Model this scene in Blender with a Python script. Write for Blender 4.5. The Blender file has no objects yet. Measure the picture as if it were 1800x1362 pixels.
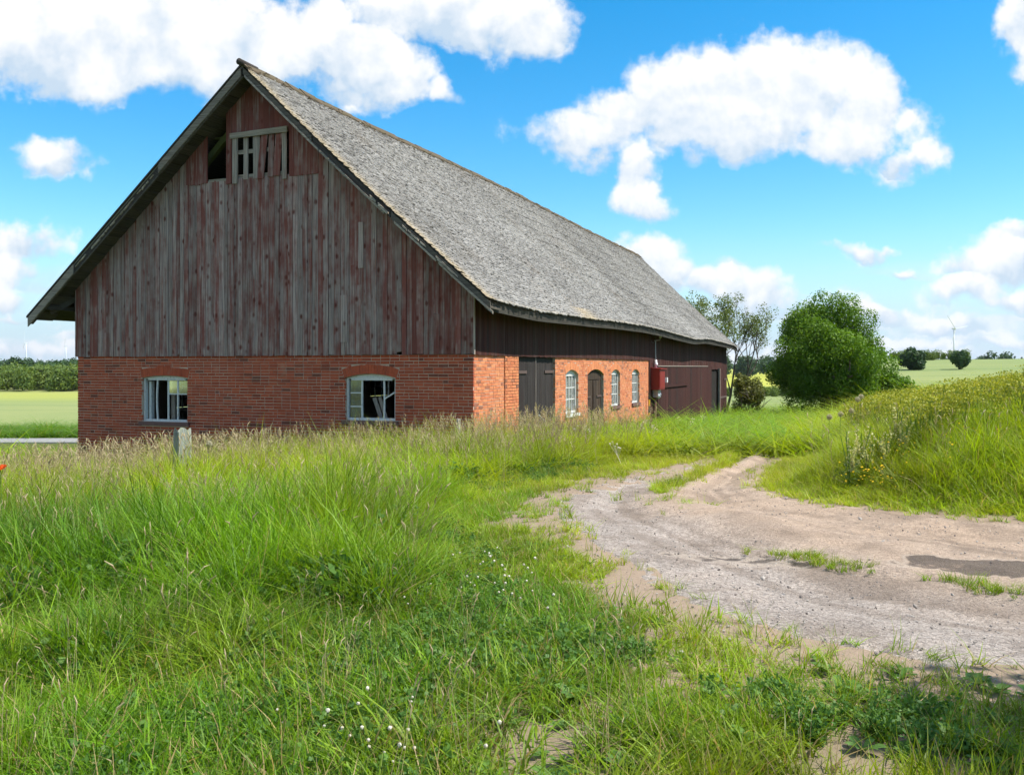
import bpy, math, random
import numpy as np
from mathutils import Vector
random.seed(7); RNG = np.random.default_rng(7)
R = math.radians
SC = bpy.context.scene; COL = SC.collection

# ------------------------------------------------------------------ camera, sky, sun, exposure
cam = bpy.data.cameras.new('camera'); camo = bpy.data.objects.new('camera', cam); COL.objects.link(camo)
camo.location = (0, 0, 1.6); camo.rotation_euler = (R(90), 0, 0)
cam.sensor_width = 36; cam.lens = 32.0; cam.shift_y = -0.02; cam.clip_start = .05; cam.clip_end = 20000
SC.camera = camo
SUN_EL, SUN_AZ = R(56), R(100)
sun = bpy.data.lights.new('sun', 'SUN'); sun.energy = 5.0; sun.angle = R(.5); sun.color = (1, .955, .88)
suno = bpy.data.objects.new('sun', sun); COL.objects.link(suno)
sd = Vector((math.sin(SUN_AZ) * math.cos(SUN_EL), math.cos(SUN_AZ) * math.cos(SUN_EL), math.sin(SUN_EL)))
suno.rotation_euler = sd.to_track_quat('Z', 'Y').to_euler(); suno.location = (30, 0, 40)
SC.view_settings.view_transform = 'Standard'; SC.view_settings.look = 'None'
SC.view_settings.gamma = 1; SC.view_settings.use_curve_mapping = False
SC.view_settings.exposure = .72
SC.cycles.max_bounces = 8; SC.cycles.transparent_max_bounces = 12; SC.cycles.use_denoising = True
SC.cycles.sample_clamp_indirect = 6; SC.cycles.diffuse_bounces = 3; SC.cycles.adaptive_threshold = .02


class NT:
    """small helper to write shader trees as expressions"""
    def __init__(s, tree): s.t = tree; s.t.nodes.clear()
    def put(s, sock, v):
        if v is None: return
        if isinstance(v, bpy.types.NodeSocket): s.t.links.new(v, sock)
        elif isinstance(v, (tuple, list)) and len(v) == 3 and sock.type == 'RGBA': sock.default_value = (*v, 1)
        else: sock.default_value = v
    def n(s, typ, ins=None, **props):
        nd = s.t.nodes.new(typ)
        for k, v in props.items(): setattr(nd, k, v)
        for k, v in (ins or {}).items(): s.put(nd.inputs[k], v)
        return nd
    def m(s, op, a, b=None, c=None, clamp=False):
        nd = s.n('ShaderNodeMath', operation=op, use_clamp=clamp)
        for i, v in enumerate((a, b, c)): s.put(nd.inputs[i], v)
        return nd.outputs[0]
    def v(s, op, a, b=None, scale=None):
        nd = s.n('ShaderNodeVectorMath', operation=op)
        s.put(nd.inputs[0], a)
        if b is not None: s.put(nd.inputs[1], b)
        if scale is not None: s.put(nd.inputs['Scale'], scale)
        return nd.outputs['Value'] if op in ('LENGTH', 'DOT_PRODUCT', 'DISTANCE') else nd.outputs['Vector']
    def sep(s, v):
        o = s.n('ShaderNodeSeparateXYZ', {0: v}).outputs; return o[0], o[1], o[2]
    def com(s, x, y, z): return s.n('ShaderNodeCombineXYZ', {0: x, 1: y, 2: z}).outputs[0]
    def noise(s, vec, scale=1., detail=3., rough=.55, out='Fac', dim='3D'):
        ins = {'Scale': scale, 'Detail': detail, 'Roughness': rough}
        nd = s.n('ShaderNodeTexNoise', ins, noise_dimensions=dim); s.put(nd.inputs['Vector'], vec)
        return nd.outputs[out]
    def ss(s, a, b, x):   # smoothstep
        nd = s.n('ShaderNodeMapRange', interpolation_type='SMOOTHSTEP')
        for k, v in (('Value', x), ('From Min', a), ('From Max', b)): s.put(nd.inputs[k], v)
        return nd.outputs[0]
    def mix(s, f, a, b, blend='MIX'):
        nd = s.n('ShaderNodeMix', data_type='RGBA', blend_type=blend)
        s.put(nd.inputs[0], f); s.put(nd.inputs[6], a); s.put(nd.inputs[7], b)
        return nd.outputs[2]
    def attr(s, name, typ='GEOMETRY'): return s.n('ShaderNodeAttribute', attribute_name=name, attribute_type=typ)
    def obj(s): return s.n('ShaderNodeTexCoord').outputs['Object']
    def pos(s): return s.n('ShaderNodeNewGeometry').outputs['Position']
    def rnd(s): return s.n('ShaderNodeObjectInfo').outputs['Random']
    def bump(s, h, strength=.5, dist=.02):
        return s.n('ShaderNodeBump', {'Height': h, 'Strength': strength, 'Distance': dist}).outputs[0]
    def bsdf(s, col, rough=.8, normal=None, spec=.3, metal=0.):
        nd = s.n('ShaderNodeBsdfPrincipled', {'Base Color': col, 'Roughness': rough, 'Specular IOR Level': spec, 'Metallic': metal})
        if normal is not None: s.put(nd.inputs['Normal'], normal)
        return nd.outputs[0]
    def out(s, sh): s.n('ShaderNodeOutputMaterial', {'Surface': sh})


def mat(name):
    m = bpy.data.materials.new(name); m.use_nodes = True
    return m, NT(m.node_tree)


# ---- world: Nishita sky, cumulus clouds by direction
world = bpy.data.worlds.new('World'); SC.world = world; world.use_nodes = True
world.cycles.sampling_method = 'NONE'
w = NT(world.node_tree)
sky = w.n('ShaderNodeTexSky', sky_type='NISHITA', sun_disc=False, sun_elevation=SUN_EL, sun_rotation=SUN_AZ,
          altitude=100, air_density=1.0, dust_density=.3, ozone_density=2.2).outputs[0]
sky = w.n('ShaderNodeHueSaturation', {'Hue': .490, 'Saturation': 1.5, 'Value': .86, 'Color': sky}).outputs[0]
gen = w.n('ShaderNodeTexCoord').outputs['Generated']
gx, gy, gz = w.sep(gen)
ysafe = w.m('MAXIMUM', gy, .02)
cu = w.m('DIVIDE', gx, ysafe); cv = w.m('DIVIDE', gz, ysafe)
front = w.ss(.05, .3, gy)
puv = w.com(cu, cv, 0.)
wn = w.noise(puv, 9., 4., .55, 'Color', '2D')
wn2 = w.noise(puv, 34., 4., .6, 'Color', '2D')
pw = w.v('ADD', puv, w.v('SCALE', w.v('SUBTRACT', wn, (.5, .5, .5)), scale=.06))
pw = w.v('ADD', pw, w.v('SCALE', w.v('SUBTRACT', wn2, (.5, .5, .5)), scale=.018))
# cumulus groups: centre and half-size as tangents (x/y, z/y) of the viewing direction
BL = [(-.44, .375, .24, .055), (-.56, .36, .20, .06), (-.33, .345, .12, .055), (-.25, .35, .10, .05), (-.46, .33, .16, .035),
      (-.17, .335, .075, .048), (-.13, .31, .05, .03), (-.21, .36, .04, .05), (-.08, .30, .025, .015),
      (-.06, .39, .12, .042), (.01, .375, .055, .03), (-.12, .40, .08, .03),
      (.28, .305, .13, .055), (.19, .30, .07, .045), (.30, .33, .05, .035), (.38, .30, .055, .045), (.37, .255, .075, .035), (.43, .235, .035, .02), (.24, .265, .09, .035),
      (.08, .255, .065, .03), (.11, .28, .05, .03), (.14, .225, .025, .03), (.135, .185, .035, .03), (.155, .17, .035, .02),
      (-.50, .225, .045, .018), (-.48, .232, .025, .018),
      (-.55, .135, .05, .028), (-.56, .105, .05, .022), (-.56, .072, .045, .02),
      (.565, .385, .035, .05), (.59, .34, .05, .03),
      (.385, .128, .035, .013), (.405, .132, .02, .01), (.43, .105, .022, .006),
      (.55, .115, .07, .026), (.58, .145, .06, .012), (.50, .085, .06, .016), (.56, .075, .06, .014),
      (.145, .115, .045, .03), (.17, .10, .03, .025), (.27, .078, .05, .022), (.23, .085, .04, .016), (.36, .07, .03, .014), (.40, .06, .05, .012), (.47, .05, .05, .012),
      (.10, .012, .5, .016), (-.5, .02, .2, .014), (-.47, .035, .05, .008), (.43, .028, .08, .008), (.54, .035, .06, .010), (-.54, .05, .05, .009),
      (.66, .30, .05, .05), (-.72, .22, .08, .05), (-.8, .40, .15, .06), (.75, .13, .09, .03), (-.7, .1, .06, .03)]
D = None; SW = None; SY = None
for (a, b, ra, rb) in BL:
    ra *= 1.06; rb *= 1.08
    q = w.v('MULTIPLY', w.v('SUBTRACT', pw, (a, b, 0)), (1 / ra, 1 / rb, 0))
    l1 = w.m('SUBTRACT', 1., w.v('LENGTH', q)); lc = w.m('MAXIMUM', l1, 0.); ly = w.m('MULTIPLY', lc, w.sep(q)[1])
    SW = lc if SW is None else w.m('ADD', SW, lc); SY = ly if SY is None else w.m('ADD', SY, ly)
    d = w.m('MULTIPLY', l1, min(max(rb / .035, .6), 1.3))
    D = d if D is None else w.m('MAXIMUM', D, d)
puff = w.noise(puv, 16., 8., .57, dim='2D')
puffL = w.noise(w.v('ADD', puv, (.012, .012, 0)), 15., 5., .5, dim='2D')
Dn = w.m('ADD', D, w.m('MULTIPLY', w.m('SUBTRACT', puff, .5), 1.5))
cover_a = w.m('MULTIPLY', w.ss(-.12, .40, Dn), front)
thick = w.ss(.0, .9, Dn)
# elsewhere in the sky: the same kind of fair-weather clouds on a high sheet
zs = w.m('MAXIMUM', w.m('ADD', gz, .06), .04)
pq = w.com(w.m('DIVIDE', gx, zs), w.m('DIVIDE', gy, zs), 3.)
nb = w.noise(pq, .8, 7., .58, dim='2D')
inwin = w.m('MULTIPLY', w.m('MULTIPLY', w.ss(.95, .7, w.m('ABSOLUTE', cu)), w.ss(.62, .46, cv)), front)
cover_b = w.m('MULTIPLY', w.ss(.46, .58, nb), w.m('SUBTRACT', 1., inwin))
cover_b = w.m('MULTIPLY', cover_b, w.ss(0., .05, gz))
streak = w.noise(w.com(w.m('MULTIPLY', cu, 5.), w.m('MULTIPLY', cv, 30.), 0.), 1., 6., .6, dim='2D')
cover_c = w.m('MULTIPLY', w.m('MULTIPLY', w.ss(.47, .64, streak), w.ss(.13, .06, cv)), w.m('MULTIPLY', w.m('MULTIPLY', w.ss(.0, .02, cv), front), .75))
cover = w.m('MAXIMUM', w.m('MAXIMUM', cover_a, cover_b), cover_c)
relief = w.m('MULTIPLY', w.m('SUBTRACT', puff, puffL), 2.1)
lum = w.m('ADD', w.m('ADD', .62, w.m('MULTIPLY', thick, .28)), relief)
lum = w.m('ADD', lum, w.m('MULTIPLY', w.m('DIVIDE', SY, w.m('MAXIMUM', SW, .08)), .85))
lum = w.m('MINIMUM', w.m('MAXIMUM', lum, .1), 1.0)
ccol = w.mix(lum, (2.35, 2.95, 3.6), (4.3, 4.3, 4.3))
hz = w.m('MULTIPLY', w.ss(.16, .0, w.m('ABSOLUTE', gz)), .8)
sky = w.mix(hz, sky, (1.75, 2.72, 3.65))
skyc = w.mix(w.m('MULTIPLY', cover, .97), sky, ccol)
bg = w.n('ShaderNodeBackground', {'Color': skyc, 'Strength': .15})
w.n('ShaderNodeOutputWorld', {'Surface': bg.outputs[0]})


# ------------------------------------------------------------------ object helpers
def tag(o, label=None, cat=None, group=None, kind=None):
    for k, v in (('label', label), ('category', cat), ('group', group), ('kind', kind)):
        if v: o[k] = v
    return o


def empty(name, loc=(0, 0, 0), rz=0., parent=None, **kw):
    o = bpy.data.objects.new(name, None); COL.objects.link(o); o.location = loc; o.rotation_euler = (0, 0, rz)
    o.empty_display_size = .2
    if parent: o.parent = parent
    return tag(o, **kw)


def smooth(me): me.shade_smooth()


class MB:
    """collects boxes, tubes and quads; build() links them as one mesh object"""
    def __init__(s): s.v = []; s.f = []; s.c = []
    def add(s, vs, fs, c=(0, 0, 0)):
        o = len(s.v); s.v += [tuple(p) for p in vs]; s.f += [tuple(i + o for i in f) for f in fs]; s.c += [c] * len(vs)
    HEX = [(0, 3, 2, 1), (4, 5, 6, 7), (0, 1, 5, 4), (1, 2, 6, 5), (2, 3, 7, 6), (3, 0, 4, 7)]
    def hexa(s, p, c=(0, 0, 0)): s.add(p, s.HEX, c)
    def box(s, x0, x1, y0, y1, z0, z1, c=(0, 0, 0), j=0.):
        p = [(x0, y0, z0), (x1, y0, z0), (x1, y1, z0), (x0, y1, z0), (x0, y0, z1), (x1, y0, z1), (x1, y1, z1), (x0, y1, z1)]
        if j: p = [tuple(q + random.uniform(-j, j) for q in a) for a in p]
        s.hexa(p, c)
    def beam(s, a, b, w, h, c=(0, 0, 0), up=(0, 0, 1), w2=None, h2=None):
        a, b = Vector(a), Vector(b); d = (b - a).normalized(); up = Vector(up)
        if abs(d.dot(up)) > .98: up = Vector((0, 1, 0)) if abs(d.y) < .9 else Vector((1, 0, 0))
        x = d.cross(up).normalized(); y = x.cross(d)
        w2 = w if w2 is None else w2; h2 = h if h2 is None else h2
        P = []
        for q, ww, hh in ((a, w, h), (b, w2, h2)):
            P += [q - x * ww / 2 - y * hh / 2, q + x * ww / 2 - y * hh / 2, q + x * ww / 2 + y * hh / 2, q - x * ww / 2 + y * hh / 2]
        s.hexa(P, c)
    def tube(s, pts, rad, n=6, c=(0, 0, 0), cap=True):
        pts = [Vector(p) for p in pts]; o = len(s.v); m = len(pts)
        if not hasattr(rad, '__len__'): rad = [rad] * m
        for i, p in enumerate(pts):
            d = (pts[min(i + 1, m - 1)] - pts[max(i - 1, 0)]).normalized()
            up = Vector((0, 0, 1)) if abs(d.z) < .9 else Vector((1, 0, 0))
            x = d.cross(up).normalized(); y = x.cross(d)
            for k in range(n):
                t = 2 * math.pi * k / n
                s.v.append(tuple(p + (x * math.cos(t) + y * math.sin(t)) * rad[i])); s.c.append(c)
        for i in range(m - 1):
            for k in range(n):
                a = o + i * n + k; b = o + i * n + (k + 1) % n
                s.f.append((a, b, b + n, a + n))
        if cap:
            s.f.append(tuple(o + k for k in range(n))[::-1]); s.f.append(tuple(o + (m - 1) * n + k for k in range(n)))
    def ball(s, p, r, n=6, m=4, c=(0, 0, 0), sq=(1, 1, 1), j=0.):
        o = len(s.v); P = []
        for i in range(m + 1):
            th = math.pi * i / m
            for k in range(n):
                ph = 2 * math.pi * k / n; q = r * (1 + random.uniform(-j, j))
                P.append((p[0] + q * sq[0] * math.sin(th) * math.cos(ph), p[1] + q * sq[1] * math.sin(th) * math.sin(ph), p[2] + q * sq[2] * math.cos(th)))
        F = [(i * n + k, i * n + (k + 1) % n, (i + 1) * n + (k + 1) % n, (i + 1) * n + k) for i in range(m) for k in range(n)]
        s.add(P, F, c)
    def mesh(s, name, material):
        me = bpy.data.meshes.new(name); me.from_pydata(s.v, [], s.f); me.update()
        if any(c != (0, 0, 0) for c in s.c):
            a = me.attributes.new('tint', 'FLOAT_COLOR', 'POINT')
            a.data.foreach_set('color', np.c_[np.array(s.c, float), np.ones(len(s.c))].ravel())
        me.materials.append(material)
        return me
    def build(s, name, material, parent=None, sm=False, **kw):
        me = s.mesh(name, material)
        if sm: smooth(me)
        o = bpy.data.objects.new(name, me); COL.objects.link(o)
        if parent: o.parent = parent
        return tag(o, **kw)


def mesh_np(name, V, F, material, tint=None, sm=False):
    """fast mesh from arrays: V (n,3), F (m,3 or 4)"""
    me = bpy.data.meshes.new(name); k = F.shape[1]
    me.vertices.add(len(V)); me.vertices.foreach_set('co', V.astype(np.float32).ravel())
    me.loops.add(F.size); me.loops.foreach_set('vertex_index', F.astype(np.int32).ravel())
    me.polygons.add(len(F)); me.polygons.foreach_set('loop_start', np.arange(0, F.size, k, dtype=np.int32))
    me.polygons.foreach_set('loop_total', np.full(len(F), k, dtype=np.int32))
    me.update(calc_edges=True)
    if tint is not None:
        a = me.attributes.new('tint', 'FLOAT_COLOR', 'POINT')
        a.data.foreach_set('color', np.c_[tint, np.ones(len(V))].astype(np.float32).ravel())
    me.materials.append(material)
    if sm: smooth(me)
    return me


def link(name, me, parent=None, loc=None, **kw):
    o = bpy.data.objects.new(name, me); COL.objects.link(o)
    if parent: o.parent = parent
    if loc is not None: o.location = loc
    return tag(o, **kw)


def vnoise(x, y, sc, seed=0):
    """smooth value noise in [0,1], numpy"""
    x = np.asarray(x, float) * sc + seed * 17.31; y = np.asarray(y, float) * sc - seed * 9.7
    xi, yi = np.floor(x).astype(np.int64), np.floor(y).astype(np.int64); fx, fy = x - xi, y - yi
    fx = fx * fx * (3 - 2 * fx); fy = fy * fy * (3 - 2 * fy)
    def h(a, b):
        n = (a * 374761393 + b * 668265263 + seed * 974711) & 0x7fffffff
        n = ((n ^ (n >> 13)) * 1274126177) & 0x7fffffff
        return ((n ^ (n >> 16)) & 0xffff) / 65535.
    return (h(xi, yi) * (1 - fx) + h(xi + 1, yi) * fx) * (1 - fy) + (h(xi, yi + 1) * (1 - fx) + h(xi + 1, yi + 1) * fx) * fy


def fbm(x, y, sc, seed=0, o=4):
    t = 0; a = 1; n = 0
    for i in range(o): t = t + a * vnoise(x, y, sc * 2 ** i, seed + i); n += a; a *= .5
    return t / n


# ------------------------------------------------------------------ lie of the land
YB = [-4000, -50, 0, 10, 20, 40, 60, 100, 150, 300, 1000, 6000]
ZB = [0, .2, 0, -.08, -.42, -1.25, -2.0, -2.9, -3.3, -3.3, -3.0, -2.0]
BANK = np.array([(30, 3.5), (16, 7.4), (12, 8.0), (8.2, 8.9), (5.9, 9.7), (4.5, 10.7), (3.75, 12.0), (3.7, 13.6), (4.5, 16.3), (6.05, 20), (9.7, 30), (19.5, 55), (24, 66)], float)
LEFT = np.array([(22, 1.6), (12, 2.9), (6, 3.9), (3.4, 4.6), (2.64, 4.75), (2.1, 5.05), (1.55, 5.5), (1.12, 6.3), (.80, 7.8), (.5, 9.2), (.36, 10.4), (.42, 11.5), (.72, 12.8), (1.4, 14.4), (2.45, 16.2), (3.45, 17.8), (4.6, 20.2), (7.6, 29), (16.6, 55), (20.5, 66)], float)


def pdist(x, y, P):
    """signed distance to an open polyline (positive to the right of its direction)"""
    x = np.asarray(x, float); y = np.asarray(y, float)
    best = np.full(x.shape, 1e9); sg = np.zeros(x.shape)
    for (ax, ay), (bx, by) in zip(P[:-1], P[1:]):
        dx, dy = bx - ax, by - ay; t = np.clip(((x - ax) * dx + (y - ay) * dy) / (dx * dx + dy * dy), 0, 1)
        ex, ey = x - ax - t * dx, y - ay - t * dy; d = np.hypot(ex, ey)
        up = d < best - 1e-9; cr = dx * ey - dy * ex
        sg = np.where(up, np.where(cr < 0, 1., -1.), sg); best = np.where(up, d, best)
    return best * sg


def sst(a, b, x): t = np.clip((x - a) / (b - a), 0, 1); return t * t * (3 - 2 * t)


def bank_d(x, y): return pdist(x, y, BANK)           # >0 on the bank
def left_d(x, y): return -pdist(x, y, LEFT)          # >0 on the meadow side


def ground_z(x, y):
    x = np.asarray(x, float); y = np.asarray(y, float)
    z = np.interp(y, YB, ZB)
    z = z - .078 * np.clip(-x + .5, 0, 14) * sst(90, 40, y)
    dd = bank_d(x, y)
    fade = sst(400, 160, y)
    up = .34 * sst(0, 2.2, dd) + .13 * np.clip(dd - 1., 0, 7) + .045 * np.clip(dd - 3, 0, 6) + .052 * np.clip(dd - 8, 0, 90)
    z = z + np.where(dd > 0, up, 0) * fade
    z = z + (fbm(x, y, .5, 3) - .5) * .16 * sst(.2, 1.5, np.minimum(np.abs(dd), np.abs(left_d(x, y)))) * sst(60, 30, np.hypot(x, y))
    return z


def gz1(x, y): return float(ground_z(np.array([x]), np.array([y]))[0])


def in_track(x, y):
    return np.minimum(-bank_d(x, y), -left_d(x, y))   # >0 inside the track


# ------------------------------------------------------------------ materials
def wood_mat(name, grey=(.20, .185, .175), red=(.15, .035, .025), amount=.5, dark=.5, axis='z', knots=True):
    m, t = mat(name); p = t.obj(); x, y, z = t.sep(p)
    tn = t.attr('tint').outputs['Color']; tr, tg, tb = t.sep(tn)
    hxy = t.m('ADD', x, y)
    if axis == 'z': along, across = z, hxy
    elif axis == 'y': along, across = y, t.m('ADD', x, t.m('MULTIPLY', z, 1.3))
    else: along, across = t.m('ADD', x, 0.), t.m('ADD', y, z)
    off = t.m('MULTIPLY', tb, 37.)
    big = t.noise(t.com(t.m('MULTIPLY', across, 14.), t.m('MULTIPLY', along, .55), off), 1., 4., .6)
    fine = t.noise(t.com(t.m('MULTIPLY', across, 75.), t.m('MULTIPLY', along, 1.1), off), 1., 4., .65)
    blot = t.noise(t.com(t.m('MULTIPLY', across, 3.), t.m('MULTIPLY', along, 1.8), off), 1., 3., .6)
    k = t.m('ADD', t.m('ADD', t.m('MULTIPLY', big, .95), t.m('MULTIPLY', fine, .55)), t.m('ADD', t.m('ADD', t.m('MULTIPLY', blot, .75), tr), -.37))
    pm = t.ss(1.14 - amount, 1.60 - amount, k)
    gcol = t.mix(t.ss(.36, .64, fine), tuple(c * .55 for c in grey), tuple(c * 1.35 for c in grey))
    gcol = t.mix(t.m('MULTIPLY', t.ss(.5, .75, big), .5), gcol, (grey[0] * 1.2, grey[1] * .95, grey[2] * .85))
    rcol = t.mix(fine, tuple(c * .6 for c in red), tuple(c * 1.5 for c in red))
    col = t.mix(pm, gcol, rcol)
    if knots:
        vo = t.n('ShaderNodeTexVoronoi', {'Vector': t.com(t.m('MULTIPLY', across, 4.8), t.m('MULTIPLY', along, 3.4), t.m('MULTIPLY', off, .37)), 'Scale': 1.})
        pick = t.sep(vo.outputs['Color'])[0]
        dist = t.m('ADD', vo.outputs['Distance'], t.m('MULTIPLY', t.m('SUBTRACT', fine, .5), .22))
        kn = t.m('MULTIPLY', t.ss(.34, .10, dist), t.m('MULTIPLY', t.ss(.46, .60, pick), .9))
        col = t.mix(kn, col, (.105, .026, .018))
    col = t.mix(1., col, t.com(t.m('ADD', tg, 1.), t.m('ADD', tg, 1.), t.m('ADD', tg, 1.)), 'MULTIPLY')
    crack = t.ss(.64, .72, t.noise(t.com(t.m('MULTIPLY', across, 95.), t.m('MULTIPLY', along, .4), t.m('ADD', off, 5.)), 1., 3., .6))
    pale = t.ss(.60, .72, t.noise(t.com(t.m('MULTIPLY', across, 38.), t.m('MULTIPLY', along, .5), t.m('ADD', off, 9.)), 1., 3., .6))
    col = t.mix(t.m('MULTIPLY', pale, .38), col, tuple(min(.5, c * 1.75) for c in grey)); col = t.mix(t.m('MULTIPLY', crack, .62), col, tuple(c * .22 for c in grey))
    b = t.bump(t.m('ADD', fine, t.m('MULTIPLY', big, .5)), .55, .012)
    t.out(t.bsdf(col, .85, b, .15)); return m


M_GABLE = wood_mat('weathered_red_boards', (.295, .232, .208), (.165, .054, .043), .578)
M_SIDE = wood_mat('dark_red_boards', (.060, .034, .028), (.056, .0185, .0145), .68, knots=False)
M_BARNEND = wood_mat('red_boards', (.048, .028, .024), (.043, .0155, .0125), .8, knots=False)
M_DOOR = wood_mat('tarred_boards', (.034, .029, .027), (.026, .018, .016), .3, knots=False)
M_DOORB = wood_mat('brown_boards', (.050, .036, .026), (.045, .028, .019), .4, knots=False)
M_GREY = wood_mat('bare_grey_wood', (.27, .235, .19), (.16, .13, .11), .3, axis='x', knots=False)
M_GREYZ = wood_mat('bare_grey_wood_upright', (.28, .24, .205), (.17, .10, .085), .35, knots=False)
M_SOFFIT = wood_mat('old_soffit_wood', (.075, .068, .055), (.05, .045, .032), .4, axis='y', knots=False)
M_DARK = wood_mat('old_dark_wood', (.06, .052, .045), (.045, .035, .03), .4, axis='y', knots=False)


def brick_mat(name, a, b, c, lime):
    m, t = mat(name); p = t.obj(); tn = t.attr('tint').outputs['Color']; tr, tg, tb = t.sep(tn)
    n1 = t.noise(p, 7., 4., .6); n2 = t.noise(p, 55., 4., .7); n3 = t.noise(p, 1.1, 3., .6)
    col = t.mix(tr, a, b); col = t.mix(t.m('MULTIPLY', t.ss(.86, .97, tb), .75), col, c)
    col = t.mix(t.m('MULTIPLY', t.ss(.42, .7, n1), .4), col, tuple(q * .72 for q in b))
    col = t.mix(t.m('MULTIPLY', t.ss(.62, .78, n2), .45), col, lime); col = t.mix(t.m('MULTIPLY', t.ss(.58, .72, t.noise(p, 2.3, 5., .65)), .38), col, lime)
    col = t.mix(t.m('MULTIPLY', t.ss(.55, .75, n3), .22), col, tuple(q * .65 for q in a))
    bp = t.bump(t.m('ADD', n2, t.m('MULTIPLY', n1, .7)), .7, .012)
    t.out(t.bsdf(col, .9, bp, .15)); return m


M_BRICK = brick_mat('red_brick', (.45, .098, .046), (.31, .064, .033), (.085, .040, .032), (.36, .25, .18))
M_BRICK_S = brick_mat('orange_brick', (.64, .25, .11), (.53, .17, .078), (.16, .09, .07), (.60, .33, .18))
m, t = mat('lime_mortar'); p = t.obj(); n1 = t.noise(p, 30., 4., .7); n2 = t.noise(p, 1.6, 3., .6)
c1 = t.mix(t.ss(.35, .7, n2), (.54, .41, .31), (.38, .26, .19))
t.out(t.bsdf(t.mix(n1, c1, (.50, .40, .32)), .95, t.bump(n1, .8, .01), .1)); M_MORTAR = m

m, t = mat('worn_white_paint'); p = t.obj(); n1 = t.noise(p, 16., 5., .7); n2 = t.noise(p, 60., 3., .6)
c1 = t.mix(t.ss(.52, .68, t.m('ADD', t.m('MULTIPLY', n1, .7), t.m('MULTIPLY', n2, .3))), (.58, .58, .55), (.25, .22, .19))
t.out(t.bsdf(c1, .7, t.bump(n1, .3, .005), .3)); M_WHITE = m
m, t = mat('sill_stone'); p = t.obj(); n1 = t.noise(p, 14., 5., .7)
t.out(t.bsdf(t.mix(n1, (.10, .05, .045), (.20, .11, .09)), .85, t.bump(n1, .4, .01))); M_SILL = m


def glass_mat(name, dirt, dcol=(.30, .31, .29)):
    m, t = mat(name); p = t.obj(); n1 = t.noise(p, 7., 4., .6)
    fr = t.n('ShaderNodeFresnel', {'IOR': 1.5}).outputs[0]
    g = t.n('ShaderNodeBsdfGlossy', {'Color': (1, 1, 1), 'Roughness': .03}).outputs[0]
    tr = t.n('ShaderNodeBsdfTransparent', {'Color': (.85, .92, .88)}).outputs[0]
    d = t.n('ShaderNodeBsdfDiffuse', {'Color': dcol}).outputs[0]
    a = t.n('ShaderNodeMixShader', {0: t.m('ADD', fr, .08), 1: tr, 2: g}).outputs[0]
    b = t.n('ShaderNodeMixShader', {0: t.m('MULTIPLY', t.ss(.2, .7, n1), dirt), 1: a, 2: d}).outputs[0]
    t.out(b); return m


M_GLASS = glass_mat('old_window_glass', .25); M_GLASS_D = glass_mat('dusty_window_glass', .75)

m, t = mat('wood_shingles'); p = t.obj(); x, y, z = t.sep(p); tn = t.attr('tint').outputs['Color']; tr, tg, tb = t.sep(tn)
n1 = t.noise(t.com(t.m('MULTIPLY', y, 60.), t.m('MULTIPLY', x, 5.), t.m('MULTIPLY', z, 5.)), 1., 3., .6); n2 = t.noise(p, .45, 4., .6); n3 = t.noise(p, 2.2, 4., .6)
c1 = t.mix(tr, (.105, .100, .095), (.43, .415, .39)); c1 = t.mix(t.m('MULTIPLY', n1, .45), c1, (.25, .24, .225))
c1 = t.mix(t.m('MULTIPLY', t.ss(.54, .74, n2), .28), c1, (.23, .19, .15)); c1 = t.mix(t.m('MULTIPLY', t.ss(.55, .8, n3), .35), c1, (.16, .155, .145))
stk = t.noise(t.com(t.m('MULTIPLY', y, 1.6), t.m('MULTIPLY', x, .22), 0.), 1., 5., .65)
c1 = t.mix(t.m('MULTIPLY', t.ss(.50, .68, stk), .42), c1, (.155, .14, .12))
c1 = t.mix(t.m('MULTIPLY', tg, .75), c1, (.46, .37, .24))
t.out(t.bsdf(c1, .9, t.bump(n1, .4, .01), .1)); M_SHINGLE = m

m, t = mat('mossy_ridge'); p = t.obj(); n1 = t.noise(p, 5., 5., .65); n2 = t.noise(p, 40., 3., .6)
c1 = t.mix(t.ss(.4, .65, n1), (.105, .080, .055), (.065, .062, .028))
t.out(t.bsdf(t.mix(t.m('MULTIPLY', n2, .5), c1, (.16, .12, .085)), .95, t.bump(n2, .8, .02), .1)); M_RIDGE = m


def plain(name, col, rough=.6, metal=0., var=.2, sc=20.):
    m, t = mat(name); n1 = t.noise(t.obj(), sc, 4., .6)
    t.out(t.bsdf(t.mix(n1, tuple(c * (1 - var) for c in col), tuple(min(1, c * (1 + var)) for c in col)), rough, t.bump(n1, .15, .004), .35, metal)); return m


M_REDBOX = plain('red_sheet_metal', (.20, .018, .014), .45); M_PORC = plain('white_porcelain', (.75, .75, .73), .25)
M_STEEL = plain('galvanised_steel', (.40, .41, .42), .45, .7); M_IRON = plain('rusty_iron', (.09, .06, .05), .8)
M_BLACK = plain('black_cable', (.02, .02, .02), .5); M_YELLOW = plain('yellow_plastic', (.70, .42, .02), .5)
M_TURB = plain('turbine_white', (.58, .61, .65), .5, var=.03); M_PALEPOST = plain('pale_post_wood', (.40, .38, .33), .85)
M_CONC = plain('loft_floor_wood', (.10, .08, .06), .9)


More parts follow.
